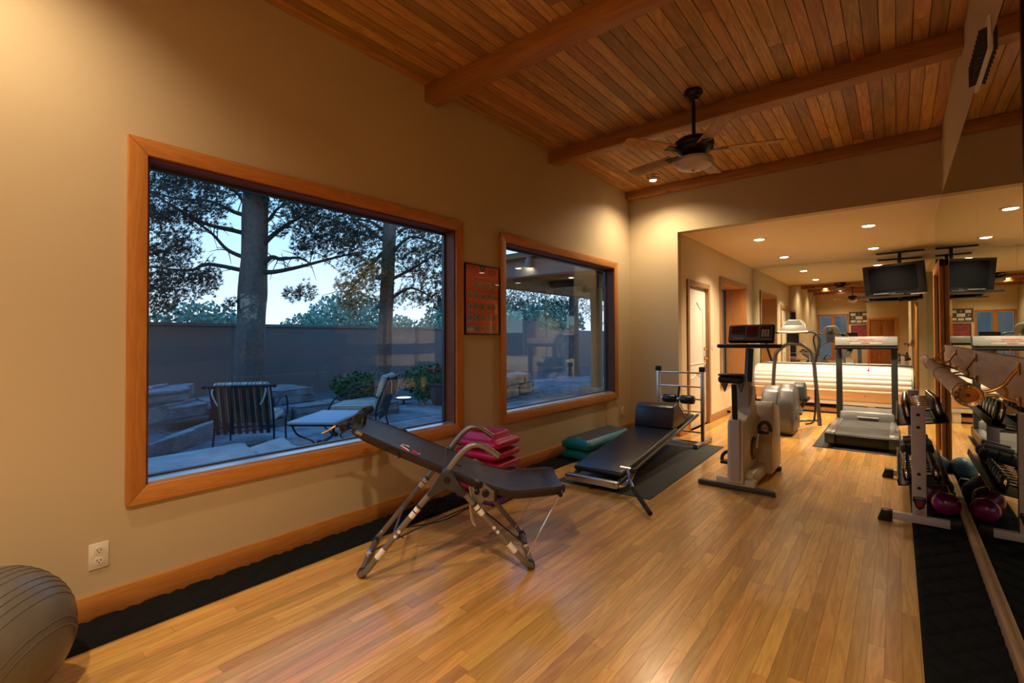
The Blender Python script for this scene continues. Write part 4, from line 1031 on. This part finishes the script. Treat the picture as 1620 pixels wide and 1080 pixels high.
bd = MB().prism([(-.026, .205), (.04, .205), (.044, .175), (.036, .165), (.03, .135), (.006, .115), (-.016, .135), (-.022, .165), (-.03, .175)], -.0212, -.0202, 'y').make('emblem_shield', M_black, u1)
for k in range(5): MB().box(-.010+k*.0075, -.0065+k*.0075, -.0222, -.0212, .135-(.006 if k in (0, 4) else -.0)*-1, .172).make('emblem_stripe', mat('emblem_red', (.5, .02, .03), .5), bd, smooth=0)
MB().rbox(-.012, .028, -.0224, -.0214, .172, .184, .0004).make('emblem_field', mat('emblem_blue', (.03, .05, .25), .5), bd)
text('emblem_word', 'Northern', .013, M_white, bd, (.007, -.0218, .195), (pi/2, 0, 0))
text('caption', 'LIGHTS, PA', .009, M_black, u1, (.007, -.0215, .105), (pi/2, 0, 0))
text('caption', 'U.S.A.', .016, MATS['emblem_red'], u1, (.007, -.0215, .088), (pi/2, 0, 0))
tilt = R(-10)
shelves = []
for (z, nm) in ((.735, 'upper_shelf'), (.315, 'lower_shelf')):
    m = xf((0, 0, z), (0, tilt, 0))
    MB().rbox(-.115, .165, .025, 1.305, -.045, -.035, .003, m).rbox(-.115, -.105, .025, 1.305, -.045, .0, .003, m).rbox(.155, .165, .025, 1.305, -.045, .005, .003, m).make(nm, M_black, RK)
    MB().rbox(-.06, -.045, .03, 1.30, -.035, -.012, .003, m).rbox(.085, .10, .03, 1.30, -.035, -.012, .003, m).make('saddle_rail', M_black, RK)
def dumbbell(x, y, z, hr, hw, gl, label, grp):
    t = thing('dumbbell', label, 'dumbbell', (x, y, z), 0, grp); t.rotation_euler = (0, tilt, 0)
    MB().lathe([(.012, -gl/2-.002), (.017, -gl/4), (.0185, 0), (.017, gl/4), (.012, gl/2+.002)], (0, 0, 0), 'x', 16).make('handle', M_chrome, t)
    for s in (-1, 1):
        a = s*gl/2; e = s*(gl/2+hw)
        pf = [(hr*.55, a), (hr*.95, a+s*.004), (hr, a+s*.010), (hr, e-s*.010), (hr*.93, e-s*.002), (hr*.6, e)]
        h = MB().lathe(pf, (0, 0, 0), 'x', 20).make('weight_head', M_black, t)
        MB().lathe([(hr*1.004, (a+e)/2-.006), (hr*1.02, (a+e)/2), (hr*1.004, (a+e)/2+.006)], (0, 0, 0), 'x', 20).make('chrome_band', M_chrome, h)
        MB().lathe([(hr*.42, e-s*.001), (hr*.42, e+s*.003), (.001, e+s*.004)], (0, 0, 0), 'x', 16).make('end_disc', M_steel, h)
    return t
ordn = ['nearest', 'second', 'third', 'fourth', 'fifth', 'sixth', 'seventh', 'eighth', 'ninth', 'tenth']
y = 4.32+.115
for k in range(7):
    hr = .078-.0035*k
    dumbbell(.10+.030, y, .735-.020+hr*.98, hr, .05-.002*k, .115, 'black dumbbell with chrome handle on the upper rack shelf, %s from the viewer' % ordn[k], 'dumbbells on the upper shelf')
    y += .168
y = 4.32+.085
for k in range(7):
    hr = .050-.0018*k
    dumbbell(.10+.020, y, .315-.020+hr*.98, hr, .045-.002*k, .115, 'small black dumbbell with chrome handle on the lower rack shelf, %s from the viewer' % ordn[k], 'dumbbells on the lower shelf')
    y += .108
# ankle weights at the far end of the lower shelf
for k, (yy, m, lab) in enumerate(((5.30, M_blackm, 'black ankle weight lying on the lower rack shelf beyond the small dumbbells'), (5.47, mat('blue_fabric', (.02, .07, .22), .8), 'blue ankle weight lying at the far end of the lower rack shelf'))):
    t = thing('ankle_weight', lab, 'ankle weight', (.12, yy, .36), 0)
    t.rotation_euler = (0, tilt, 0)
    MB().rbox(-.11, .11, -.07, .07, -.045, .045, .03, None, 3).make('pouch', m, t)
    for s in (-1, 0, 1): MB().rbox(s*.07-.008, s*.07+.008, -.074, .074, -.048, .049, .01).make('strap', M_blackm, t)
    MB().tube([(-.08, 0, .065), (.09, 0, .07)], .018, 12).make('rolled_strap', M_greyp, t)

# ================================================================== balls
def ball(name, x, y, r, m, label, rings=0, grp=None, lift=0):
    t = thing(name, label, 'ball', (x, y, r+lift), 0, grp)
    b = MB().ball((0, 0, 0), r, 32).make('shell', m, t, smooth=180)
    if rings:
        for k in rings:
            zz_ = r*k; rr = math.sqrt(r*r-zz_*zz_)
            MB().tube([(rr*cos(2*pi*i/48), rr*sin(2*pi*i/48), zz_) for i in range(49)], .0022, 5, cap=False).make('ridge', m, b)
    return t
eb = ball('exercise_ball', -2.47, .143, .25, M_ball, 'large pewter grey exercise ball in the near left corner', [k/10 for k in (-8, -7.3, -4.5, -3.4, -2.4, -1.4, .2, 1.2, 2.2, 3.2, 5.5, 6.3, 7.8)])
eb.rotation_euler = (R(35), R(-58), 0)
ball('exercise_ball', .272, 5.90, .10, M_blueball, 'blue exercise ball between the rack and the mirror', [-.5, -.3, -.1, .1, .3, .5], lift=.012)
b1 = ball('medicine_ball', .262, 4.66, .082, M_redpu, 'glossy magenta medicine ball under the rack, nearest the viewer', lift=.012)
b2 = ball('medicine_ball', .215, 4.93, .092, M_redball, 'burgundy medicine ball under the rack behind the magenta one', lift=.012)
MB().lathe([(.03, -.001), (.03, .003), (.018, .004), (.001, .003)], (0, -.092, 0), 'y', 18).make('printed_disc', M_brownpat, b2)
b3 = ball('medicine_ball', .255, 5.16, .085, M_darkball, 'dark grey medicine ball farther under the rack', lift=.012)
b4 = ball('medicine_ball', .20, 5.38, .085, M_redball, 'burgundy medicine ball at the far end under the rack', lift=.012)

# ================================================================== OUTSIDE
struct('ground_garden', MB().box(-90, -3.15, -40, 70, -.25, -.03), mat('garden_soil', (.12, .11, .10), .95, bump=.6, bscale=8))
struct('wall_garden', MB().box(-11.75, -11.5, -12, 11.3, -.1, 1.60).box(-11.75, -11.45, -12, 11.3, 1.60, 1.66).box(-11.75, -11.5, 11.3, 16.0, -.1, 2.02).box(-11.75, -11.5, 16.0, 36, -.1, 1.66), M_stucco, smooth=0)
def stone_block(parent, p0, p1, dv, z0, z1, seed, m=M_stone, name='stone', jag=.045, res=7):
    """rough block: front edge p0->p1, running back by dv"""
    a = Vector((*p0, 0)); b = Vector((*p1, 0)); d = Vector((*dv, 0)); g = .008
    bm = bmesh.new(); bmesh.ops.create_cube(bm, size=1); bmesh.ops.bevel(bm, geom=bm.edges[:], offset=.05, segments=1, affect='EDGES')
    bmesh.ops.subdivide_edges(bm, edges=[e for e in bm.edges if e.calc_length() > .5], cuts=res-1, use_grid_fill=True)
    L = (b-a).length
    vs = []
    for v in bm.verts:
        u, w, h = v.co.x+.5, v.co.y+.5, v.co.z+.5
        p = a+(b-a)*(u*(1-2*g/L)+g/L)+d*w; p.z = z0+(z1-z0)*h
        q = p*2.3+Vector((seed*3.1, seed*1.7, 0)); n = noise.noise_vector(q)*jag+noise.noise_vector(q*3.2)*jag*.5
        q4 = noise.noise((0, 0, p.z*16+seed))*jag*.8
        p += Vector((n.x, n.y, n.z*.35 if 0 < h < 1 else n.z*.2))-(d.normalized()*q4)
        v.co = p
    o = MB().bm(bm).make(name, m, parent, smooth=22)
    return o
struct('wall_sky_blocker', MB().box(-9, 3, -9.2, -9, -.1, 4.2), M_stucco, smooth=0)  # added wall: blocks the bright sky so the rear windows look dark
# patio flagstones
pt = struct('floor_patio', MB().box(-8.9, -3.15, -6, 17, -.06, -.022), mat('patio_mortar', (.10, .10, .10), .95), smooth=0)
random.seed(21); sdn = 0
xs_ = [-3.16, -4.1, -5.25, -6.2, -7.3, -8.35, -8.9]
for i in range(6):
    y = -2.2-random.random()
    while y < 14:
        l = random.uniform(.8, 1.7); x1, x0 = xs_[i]-.012, xs_[i+1]+.012
        j = [random.uniform(-.06, .06) for _ in range(8)]
        poly = [(x0, y+.012), (x1, y+.012+j[0]*.4), (x1, y+l-.012+j[0]*.0), (x0+(x1-x0)*.5, y+l-.012), (x0, y+l-.012)]
        MB().prism(poly, -.03, 0+random.uniform(-.004, .004), 'z', r=.006, seg=1).make('flagstone', M_stone, pt, smooth=30)
        y += l
# foreground slab bench beneath the window
sl_ = thing('stone_bench', 'broad pale stone slab wall just outside the large window', 'stone', (0, 0, 0))
for k, (p0, p1, dv) in enumerate((((-3.5, -.9), (-3.5, .35), (-1.05, 0)), ((-3.5, .36), (-3.56, 1.62), (-.98, .22)), )):
    stone_block(sl_, p0, p1, dv, .10, .40, 3+k, M_slab, jag=.02)
stone_block(sl_, (-3.58, 1.63), (-3.85, 2.02), (-.66, .12), .10, .40, 9, M_slab, jag=.03)
for k in range(3): stone_block(sl_, (-3.6, -.8+k*.9), (-3.6, .08+k*.9), (-.8, 0), -.02, .10, 13+k, M_stone)
# terraces
tr = thing('stone_terrace', 'stepped terrace of layered flagstone blocks left of and behind the striped chair', 'stone terrace', (0, 0, 0))
T = [((-5.55, .2), (-6.05, 1.45), (-1.6, .3), 0, .22), ((-6.05, 1.46), (-6.62, 1.85), (-.9, .9), 0, .20), ((-6.62, 1.86), (-7.25, 2.35), (-.8, .9), 0, .17),
     ((-6.9, .6), (-7.25, 1.55), (-1.2, .4), .22, .42), ((-7.25, 1.56), (-7.85, 2.1), (-.9, .9), .20, .40), ((-7.85, 2.11), (-8.1, 3.0), (-1.0, .3), .17, .36),
     ((-7.3, .6), (-7.55, 1.25), (-1.2, .3), .42, .62), ((-7.75, 1.3), (-8.25, 1.9), (-1.0, .7), .40, .60), ((-8.3, 1.9), (-8.5, 2.6), (-1.0, .4), .36, .56),
     ((-7.6, .5), (-7.95, 1.35), (-1.0, .2), .62, .76), ((-6.0, .9), (-6.15, 1.35), (-.7, .2), .22, .34),
     ((-7.15, 2.75), (-7.2, 3.6), (-1.3, .1), 0, .27), ((-7.2, 3.61), (-7.25, 4.30), (-1.2, 0), 0, .27), ((-7.5, 2.7), (-7.55, 3.5), (-1.1, 0), .27, .40), ((-7.55, 3.5), (-7.6, 4.25), (-1.0, 0), .27, .38),
     ((-7.6, 2.9), (-7.62, 4.2), (-1.0, 0), .39, .50), ((-7.35, 4.32), (-7.5, 4.6), (-.5, .1), 0, .24), ((-6.75, 4.62), (-6.85, 5.35), (-.9, .1), 0, .22), ((-6.1, 3.0), (-6.2, 3.3), (-.3, .1), -.02, .03)]
for k, (p0, p1, dv, z0, z1) in enumerate(T[:-1]): stone_block(tr, p0, p1, dv, z0, z1, 30+k, M_stone)
# boulder bench seen through the second window
bo = thing('stone_bench', 'lit buff sandstone block wall at the left of the second window', 'stone', (0, 0, 0))
for k, (p0, p1, dv, z0, z1) in enumerate((((-6.45, 7.6), (-6.75, 8.7), (-.8, .2), 0, .26), ((-6.75, 8.71), (-7.1, 9.75), (-.8, .2), 0, .24), ((-6.5, 7.7), (-6.85, 9.0), (-.7, .2), .26, .46), ((-6.85, 9.01), (-7.1, 9.6), (-.7, .2), .25, .44))):
    stone_block(bo, p0, p1, dv, z0, z1, 60+k, M_stone2)
# ---- patio roof
struct('ceiling_patio', MB().box(-7.3, -3.16, 7.0, 18, 2.80, 2.9), M_patbeam)
struct('trim_20', MB().rbox(-7.25, -3.16, 7.16, 7.34, 2.47, 2.79, .01), wood('patio_timber_x', (.18, .15, .13), (.28, .23, .20), 'x', .7, .2, knots=1))
struct('trim_21', MB().rbox(-7.25, -7.05, 7.35, 18, 2.48, 2.79, .01), M_patbeam)
for k in range(5): struct('trim_%d' % (22+k), MB().rbox(-7.04, -3.16, 8.8+k*1.6, 8.92+k*1.6, 2.62, 2.79, .008), M_patbeam)
lg = thing('patio_post', 'round peeled log post on a stone base holding the patio roof', 'post', (-5.45, 9.9, 0))
MB().tube([(0, 0, .16), (.01, 0, 1.2), (0, .01, 2.46)], [.145, .137, .14], 20).make('log', M_patlog, lg, smooth=60)
MB().lathe([(.001, -.02), (.42, -.02), (.44, .06), (.42, .15), (.36, .17), (.001, .17)], seg=18).make('stone_base', M_stone2, lg)
MB().rbox(-.17, .17, -.17, .17, 2.46, 2.79, .01).make('post_cap', M_patbeam, lg)
fx = thing('floodlight', 'black bullet floodlight hanging from the patio beam', 'light', (-5.30, 7.08, 2.79))
MB().tube([(0, .1, 0), (0, .02, -.05)], .016, 8).make('arm', M_black, fx)
MB().lathe([(.05, .13), (.06, .06), (.085, -.02), (.10, -.08), (.092, -.082), (.06, -.05)], seg=22, m=xf((0, 0, -.08), (R(10), R(18), 0))).make('shade', M_greyp, fx)
MB().lathe([(.088, -.068), (.05, -.062), (.001, -.06)], seg=20, m=xf((0, 0, -.08), (R(10), R(18), 0))).make('lens', M_lens, fx)
lamp('flood_lamp', -5.35, 7.3, 2.35, 55, 100, .5, .06, (1, .66, .36), (R(35), R(-28), 0))
# ---- garden light and planter
gl = thing('garden_light', 'glowing round ground light at the foot of the slimmer pine', 'light', (-7.72, 6.12, 0))
MB().tube([(0, 0, -.02), (0, 0, .10)], .02, 8).make('stake', M_black, gl)
MB().lathe([(.10, .08), (.19, .10), (.20, .125), (.185, .13)], seg=24).make('housing', M_greyp, gl)
MB().lathe([(.185, .127), (.1, .133), (.001, .135)], seg=24).make('lens', mat('ground_lens', (1, 1, 1), .3, emit=(1, .85, .55), es=3.0), gl)
lamp('ground_lamp', -7.72, 6.12, .20, 26, 90, .7, .06, (1, .68, .34), (R(155), R(-20), 0))
pp = thing('potted_plant', 'dark tapered pot of trailing geraniums with red flowers by the garden light', 'plant', (-7.05, 6.55, 0))
MB().lathe([(.001, 0), (.19, 0), (.21, .03), (.29, .38), (.325, .40), (.325, .44), (.29, .44), (.27, .38), (.001, .37)], seg=28).make('pot', mat('pot_dark', (.10, .08, .075), .6), pp)
random.seed(8)
def leaves(n, fn, size, up=.3):
    mb = MB()
    for _ in range(n):
        p = Vector(fn()); a = Vector((random.gauss(0, 1), random.gauss(0, 1), random.gauss(0, 1)+up)).normalized(); b = a.orthogonal().normalized()
        b = (Matrix.Rotation(random.random()*6.28, 3, a) @ b); s = size*random.uniform(.6, 1.3); c = a.cross(b)
        k = len(mb.v); mb.v += [tuple(p-b*s), tuple(p+c*s*.6), tuple(p+b*s), tuple(p-c*s*.6)]; mb.f.append((k, k+1, k+2, k+3))
    return mb
def inb(c, r):
    def f():
        v = Vector((random.gauss(0, 1), random.gauss(0, 1), random.gauss(0, 1))).normalized()*random.random()**.4
        return (c[0]+v.x*r[0], c[1]+v.y*r[1], c[2]+v.z*r[2])
    return f
def rawmake(mb, name, m, parent=None, **kw):
    me = bpy.data.meshes.new(name); me.from_pydata(mb.v, [], mb.f); me.materials.append(m)
    o = bpy.data.objects.new(name, me); C.objects.link(o)
    if parent: o.parent = parent
    for k, v in kw.items(): o[k] = v
    return o
lv = leaves(700, inb((0, 0, .50), (.36, .36, .14)), .03); l2 = leaves(500, inb((-.34, -.2, .26), (.20, .2, .26)), .028); l3 = leaves(600, inb((.34, .15, .25), (.18, .22, .25)), .028)
k = len(lv.v); lv.v += l2.v; lv.f += [tuple(i+k for i in f) for f in l2.f]; k = len(lv.v); lv.v += l3.v; lv.f += [tuple(i+k for i in f) for f in l3.f]
rawmake(lv, 'leaves', M_leafp, pp, kind='stuff')
fl = MB()
for _ in range(9):
    a = random.random()*6.28; r = random.uniform(.05, .34); fl.ball((r*cos(a), r*sin(a), random.uniform(.60, .72)), .028, 8)
fl.make('flowers', mat('flower_red', (.5, .02, .05), .6), pp, kind='stuff')
# low shrubs by the garden wall
def shrub(name, label, c, r, n, m, size, grp=None, lab_cat='shrub'):
    t = thing(name, label, lab_cat, (c[0], c[1], 0), 0, grp)
    rawmake(leaves(n, inb((0, 0, c[2]), r), size), 'foliage', m, t, kind='stuff')
    MB().tube([(0, 0, -.05), (.05, 0, c[2])], [.05, .02], 6).make('stem', M_barkb, t)
    return t
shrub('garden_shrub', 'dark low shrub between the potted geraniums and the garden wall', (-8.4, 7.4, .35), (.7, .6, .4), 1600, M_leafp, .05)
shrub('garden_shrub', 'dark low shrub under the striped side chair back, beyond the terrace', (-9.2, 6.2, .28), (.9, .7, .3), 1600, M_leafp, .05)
base = None
random.seed(12)
for k in range(14):
    a = (-17 if k % 2 else -20.5)+random.uniform(-.3, .3); y = -4+k*1.9
    s = random.uniform(.85, 1.0)
    if k % 3 == 0 or base is None:
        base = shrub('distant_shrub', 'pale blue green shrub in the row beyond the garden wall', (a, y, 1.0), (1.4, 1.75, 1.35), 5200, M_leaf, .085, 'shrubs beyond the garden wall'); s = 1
    else:
        base2 = dup(base, (a, y, 0)); base2.rotation_euler = (0, 0, pi*random.randint(0, 1)); base2.scale = (s, 1, s*random.uniform(.85, 1.15))
for k, (x, y, s) in enumerate(((-21, 26, 1.7), (-21, 21.0, 1.6), (-21, 31, 1.8), (-26, 16.5, 1.7))):
    q = dup(base, (x, y, 0)); q.scale = (s, s, s*1.05)
    q['label'] = 'tall pale green bushy tree beyond the wall seen through the second window'; q['category'] = 'tree'; q['group'] = 'bushy trees in the second window'
# ---- pines
def needles(clusters, dens, seed):
    random.seed(seed); mb = MB()
    for (cx, cy, cz, r) in clusters:
        nt_ = int(dens*r*r*100)
        for _ in range(nt_):
            v = Vector((random.gauss(0, 1), random.gauss(0, 1), random.gauss(0, 1)*.75)).normalized()*(random.random()**.5)*r*1.12
            p = Vector((cx, cy, cz))+v
            ax = (v.normalized()*.5+Vector((random.gauss(0, .5), random.gauss(0, .5), random.gauss(0, .5)+.25))).normalized()
            for q in range(12):
                d = (ax*.75+Vector((random.gauss(0, .6), random.gauss(0, .6), random.gauss(0, .6)))).normalized(); l = random.uniform(.05, .10)
                w = d.cross(Vector((random.random(), random.random(), random.random()))).normalized()*.0065
                k = len(mb.v); mb.v += [tuple(p+w), tuple(p-w), tuple(p+d*l)]; mb.f.append((k, k+1, k+2))
    return mb
BR1 = [[(-9.48, 3.88, 3.61), (-9.91, 3.79, 3.76), (-10.51, 3.56, 4.03), (-11.23, 3.24, 4.14), (-11.98, 2.88, 4.38)],
[(-9.49, 3.88, 3.27), (-9.90, 3.36, 3.43), (-10.09, 3.01, 3.63), (-10.38, 2.57, 3.95)],
[(-9.47, 3.90, 2.79), (-9.90, 3.68, 3.01), (-10.29, 3.49, 3.40), (-10.97, 3.06, 3.92)],
[(-9.49, 3.89, 2.58), (-9.85, 3.34, 2.69), (-9.90, 3.05, 2.55), (-10.23, 2.53, 2.59)],
[(-9.16, 4.15, 3.23), (-9.11, 4.44, 3.51), (-9.06, 4.73, 3.72), (-8.93, 5.09, 3.95)],
[(-9.17, 4.15, 2.84), (-9.11, 4.32, 2.83), (-8.95, 4.58, 2.87), (-8.88, 4.77, 2.78)],
[(-9.16, 4.16, 2.57), (-8.93, 4.54, 2.68), (-8.59, 5.00, 2.86), (-8.34, 5.39, 3.00)],
[(-9.16, 4.14, 3.58), (-8.94, 4.18, 3.74), (-8.64, 4.30, 3.82)],
[(-9.49, 3.87, 3.76), (-9.53, 3.70, 4.03), (-9.65, 3.48, 4.15)]]
BR2 = [[(-7.43, 5.41, 3.14), (-7.84, 5.34, 3.42), (-8.24, 5.27, 3.68)],
[(-7.43, 5.41, 3.35), (-7.49, 5.17, 3.46), (-7.58, 4.90, 3.44)],
[(-7.29, 5.54, 2.08), (-7.12, 5.81, 2.26), (-6.88, 6.13, 2.09)],
[(-7.29, 5.54, 2.43), (-6.78, 5.68, 2.63), (-6.34, 5.78, 2.83)],
[(-7.44, 5.41, 2.90), (-7.94, 5.27, 2.46), (-8.36, 5.20, 2.12)],
[(-7.30, 5.52, 2.90), (-7.10, 5.80, 3.22), (-6.81, 6.17, 3.11)]]
CL1 = [(-11.56, 3.01, 4.46, 0.48), (-11.05, 3.40, 4.45, 0.42), (-9.97, 2.69, 3.49, 0.54), (-9.50, 3.12, 3.61, 0.42), (-11.43, 2.93, 3.03, 0.42), (-10.87, 3.19, 3.12, 0.36), (-11.11, 2.90, 2.37, 0.48), (-10.05, 3.10, 2.43, 0.48), (-10.29, 3.44, 2.48, 0.26), (-10.96, 2.91, 2.00, 0.30), (-10.09, 3.53, 4.16, 0.33), (-9.09, 3.58, 3.97, 0.21), (-8.85, 4.26, 3.97, 0.42), (-8.44, 4.53, 3.72, 0.42), (-8.50, 5.07, 3.60, 0.48), (-9.44, 4.80, 3.76, 0.30), (-9.09, 5.01, 3.36, 0.42), (-8.18, 5.02, 3.06, 0.42), (-8.92, 4.23, 3.33, 0.15), (-8.37, 4.37, 2.98, 0.24), (-7.36, 4.76, 3.14, 0.36), (-8.23, 4.07, 2.09, 0.17), (-8.60, 4.55, 2.21, 0.19), (-9.46, 3.60, 1.99, 0.14), (-9.05, 4.00, 4.18, 0.36), (-11.61, 2.87, 3.92, 0.36), (-10.58, 3.03, 4.50, 0.36)]
CL2 = [(-8.07, 5.02, 2.33, 0.21), (-7.44, 4.94, 2.50, 0.33), (-7.01, 4.90, 2.67, 0.33), (-7.60, 4.98, 2.12, 0.31), (-7.06, 5.07, 2.37, 0.28), (-7.13, 5.68, 2.90, 0.35), (-7.49, 6.27, 2.65, 0.35), (-6.94, 6.12, 3.06, 0.35), (-6.33, 5.74, 2.37, 0.29), (-7.47, 6.10, 2.13, 0.26), (-7.08, 6.25, 2.11, 0.26), (-7.38, 5.87, 3.39, 0.29), (-8.06, 5.63, 3.38, 0.29), (-7.69, 5.69, 1.99, 0.19), (-6.83, 6.43, 1.99, 0.24), (-7.77, 4.89, 1.95, 0.14), (-7.85, 5.93, 3.66, 0.29), (-7.34, 6.31, 3.52, 0.29), (-6.22, 5.78, 2.81, 0.29)]
CL3 = [(-11.07, 13.40, 2.81, 0.78), (-10.32, 13.93, 2.68, 0.78), (-9.38, 14.17, 2.54, 0.68), (-8.83, 14.76, 2.58, 0.68), (-8.27, 15.12, 2.31, 0.57), (-10.70, 14.04, 3.17, 0.68), (-9.59, 14.08, 3.10, 0.68)]
def pine(label, x, y, trunk, brs, cl, dens, m, seed):
    t = thing('pine_tree', label, 'tree', (x, y, 0))
    off = Vector((x, y, 0))
    random.seed(seed)
    pts = arc([(0, 0, -.1)]+[(px-x, py-y, pz) for (px, py, pz, r) in trunk[1:]], 5); n = len(pts)
    r0, r1 = trunk[0][3], trunk[-1][3]; rs = [r0+(r1-r0)*i/(n-1)+(.06*math.exp(-i*1.2)) for i in range(n)]
    # barky trunk: radial noise
    vs = []; fs = []; seg = 28; H = 40; zz0, zz1 = -.1, trunk[-1][2]
    for i in range(H+1):
        f = i/H; idx = f*(n-1); a = int(min(idx, n-2)); tt = idx-a; p = pts[a].lerp(pts[a+1], tt); r = rs[a]*(1-tt)+rs[a+1]*tt
        for j in range(seg):
            q = 2*pi*j/seg; nn_ = noise.noise((cos(q)*4, sin(q)*4, p.z*1.2+seed))*.10+noise.noise((cos(q)*11, sin(q)*11, p.z*2.6))*.06
            vs.append((p.x+cos(q)*r*(1+nn_), p.y+sin(q)*r*(1+nn_), p.z))
    for i in range(H):
        for j in range(seg): a = i*seg+j; b = i*seg+(j+1) % seg; fs.append((a, b, b+seg, a+seg))
    MB().add(vs, fs).make('trunk', M_bark, t, smooth=40)
    for br in brs:
        b0 = Vector(br[0])-off; ii = min(range(n), key=lambda q: abs(pts[q].z-b0.z+.05)) if n else 0
        P = arc([tuple(pts[ii].lerp(Vector((b0.x, b0.y, pts[ii].z)), .3))]+[tuple(Vector(p)-off) for p in br], 5); nP = len(P); r0 = .055 if len(br) > 3 else .045
        b = MB().tube(P, [r0*(1-.75*i/(nP-1)) for i in range(nP)], 7)
        for q in range(10):
            i = random.randint(5, nP-1); d = Vector((random.gauss(0, 1), random.gauss(0, 1), random.gauss(0, .7))).normalized()*random.uniform(.25, .6)
            b.tube([P[i], P[i]+d*.5+Vector((0, 0, .03)), P[i]+d], [.012, .008, .004], 4)
        b.make('branch', M_barkb, t, smooth=60)
    nb = needles([(a-x, b-y, c, r) for (a, b, c, r) in cl], dens, seed)
    rawmake(nb, 'needles', m, t, kind='stuff')
    return t
pine('thick pine trunk with dark spreading boughs rising behind the striped chair', -9.53, 3.90, [(0, 0, 0, .27), (-9.50, 3.93, 1.2, .24), (-9.44, 3.96, 2.6, .235), (-9.34, 3.97, 4.6, .21)], BR1, CL1, 21, M_needle, 5)
pine('slimmer pine with olive foliage lit from below by the ground light', -7.47, 5.44, [(0, 0, 0, .155), (-7.45, 5.45, 1.0, .14), (-7.36, 5.48, 2.8, .125), (-7.30, 5.50, 4.2, .10)], BR2, CL2, 19, M_needle2, 6)
pine('dark pine beyond the patio seen through the second window', -8.94, 14.62, [(0, 0, 0, .19), (-8.95, 14.62, 1.2, .17), (-8.93, 14.62, 3.2, .16)], [], CL3, 7.0, M_needle, 7)
# ---- patio furniture
def patio_chair(x, y, rz, label, lean=.0):
    t = thing('patio_chair', label, 'chair', (x, y, 0), rz, 'wrought iron patio chairs')
    # local +y = facing
    fr = MB()
    for s in (-1, 1):
        fr.tube(arc([(s*.33, -.30, .0), (s*.32, -.26, .30), (s*.32, -.34, .55), (s*.32, -.44, .78)], 4), .012, 8)
        fr.tube(arc([(s*.33, .32, .0), (s*.33, .30, .24), (s*.34, .36, .36), (s*.36, .20, .56), (s*.37, -.05, .60), (s*.34, -.30, .50)], 5), .011, 8)
        fr.tube([(s*.32, -.28, .27), (s*.32, .32, .27)], .011, 8)
    fr.tube([(-.33, -.28, .27), (.33, -.28, .27)], .011, 8).tube([(-.33, .32, .27), (.33, .32, .27)], .011, 8)
    fr.tube([(-.36, -.445, .765), (.36, -.445, .765)], .016, 10)
    for s in (-1, 1): fr.ball((s*.37, -.445, .765), .026, 10)
    fr.make('iron_frame', M_iron, t)
    for k in range(8):
        xx = -.27+k*.077
        MB().prism([(xx-.021, -.10), (xx+.021, -.10), (xx+.021, .49), (xx-.021, .49)], -.003, .003, 'y', xf((0, -.318, .285), (R(16), 0, 0))).make('back_slat', M_iron, t, smooth=0)
    MB().rbox(-.30, .30, -.20, .36, .30, .40, .035, None, 3).make('seat_cushion', STR, t)
    b = MB().rbox(-.30, .30, -.05, .05, .0, .50, .04, xf((0, -.245, .32), (R(16), 0, 0)), 3).make('back_cushion', STR, t)
    for s in (-1, 1): MB().tube(arc([(s*.27, -.43, .76), (s*.28, -.47, .70), (s*.25, -.46, .60), (s*.22, -.46, .55)], 3), .010, 6, flat=.4).make('tie', M_cush, b)
    return t
patio_chair(-6.25, 2.60, R(52), 'patio chair seen from behind with dark slats and striped cushion')
patio_chair(-5.95, 3.98, R(132), 'patio chair in side view with pale seat and curved iron arms')
tt = thing('patio_table', 'low white topped patio table with curved black iron legs', 'table', (-4.93, 2.86, 0), R(36))
MB().rbox(-.25, .25, -.41, .41, .425, .455, .012).make('tabletop', mat('table_stone', (.55, .56, .58), .6), tt)
MB().rbox(-.235, .235, -.395, .395, .405, .426, .004).make('apron', M_iron, tt)
for s in (-1, 1):
    for q in (-1, 1):
        MB().tube(arc([(q*.22, s*.36, .41), (q*.19, s*.30, .30), (q*.05, s*.22, .20), (q*.15, s*.27, .10), (q*.23, s*.37, .0)], 5), .010, 8).make('leg', M_iron, tt)
    MB().lathe([(.001, -.012), (.028, -.008), (.028, .008), (.001, .012)], (0, s*.215, .205), 'y', 12).make('medallion', M_iron, tt)
MB().tube([(0, -.215, .205), (0, .215, .205)], .008, 8).make('stretcher', M_iron, tt)
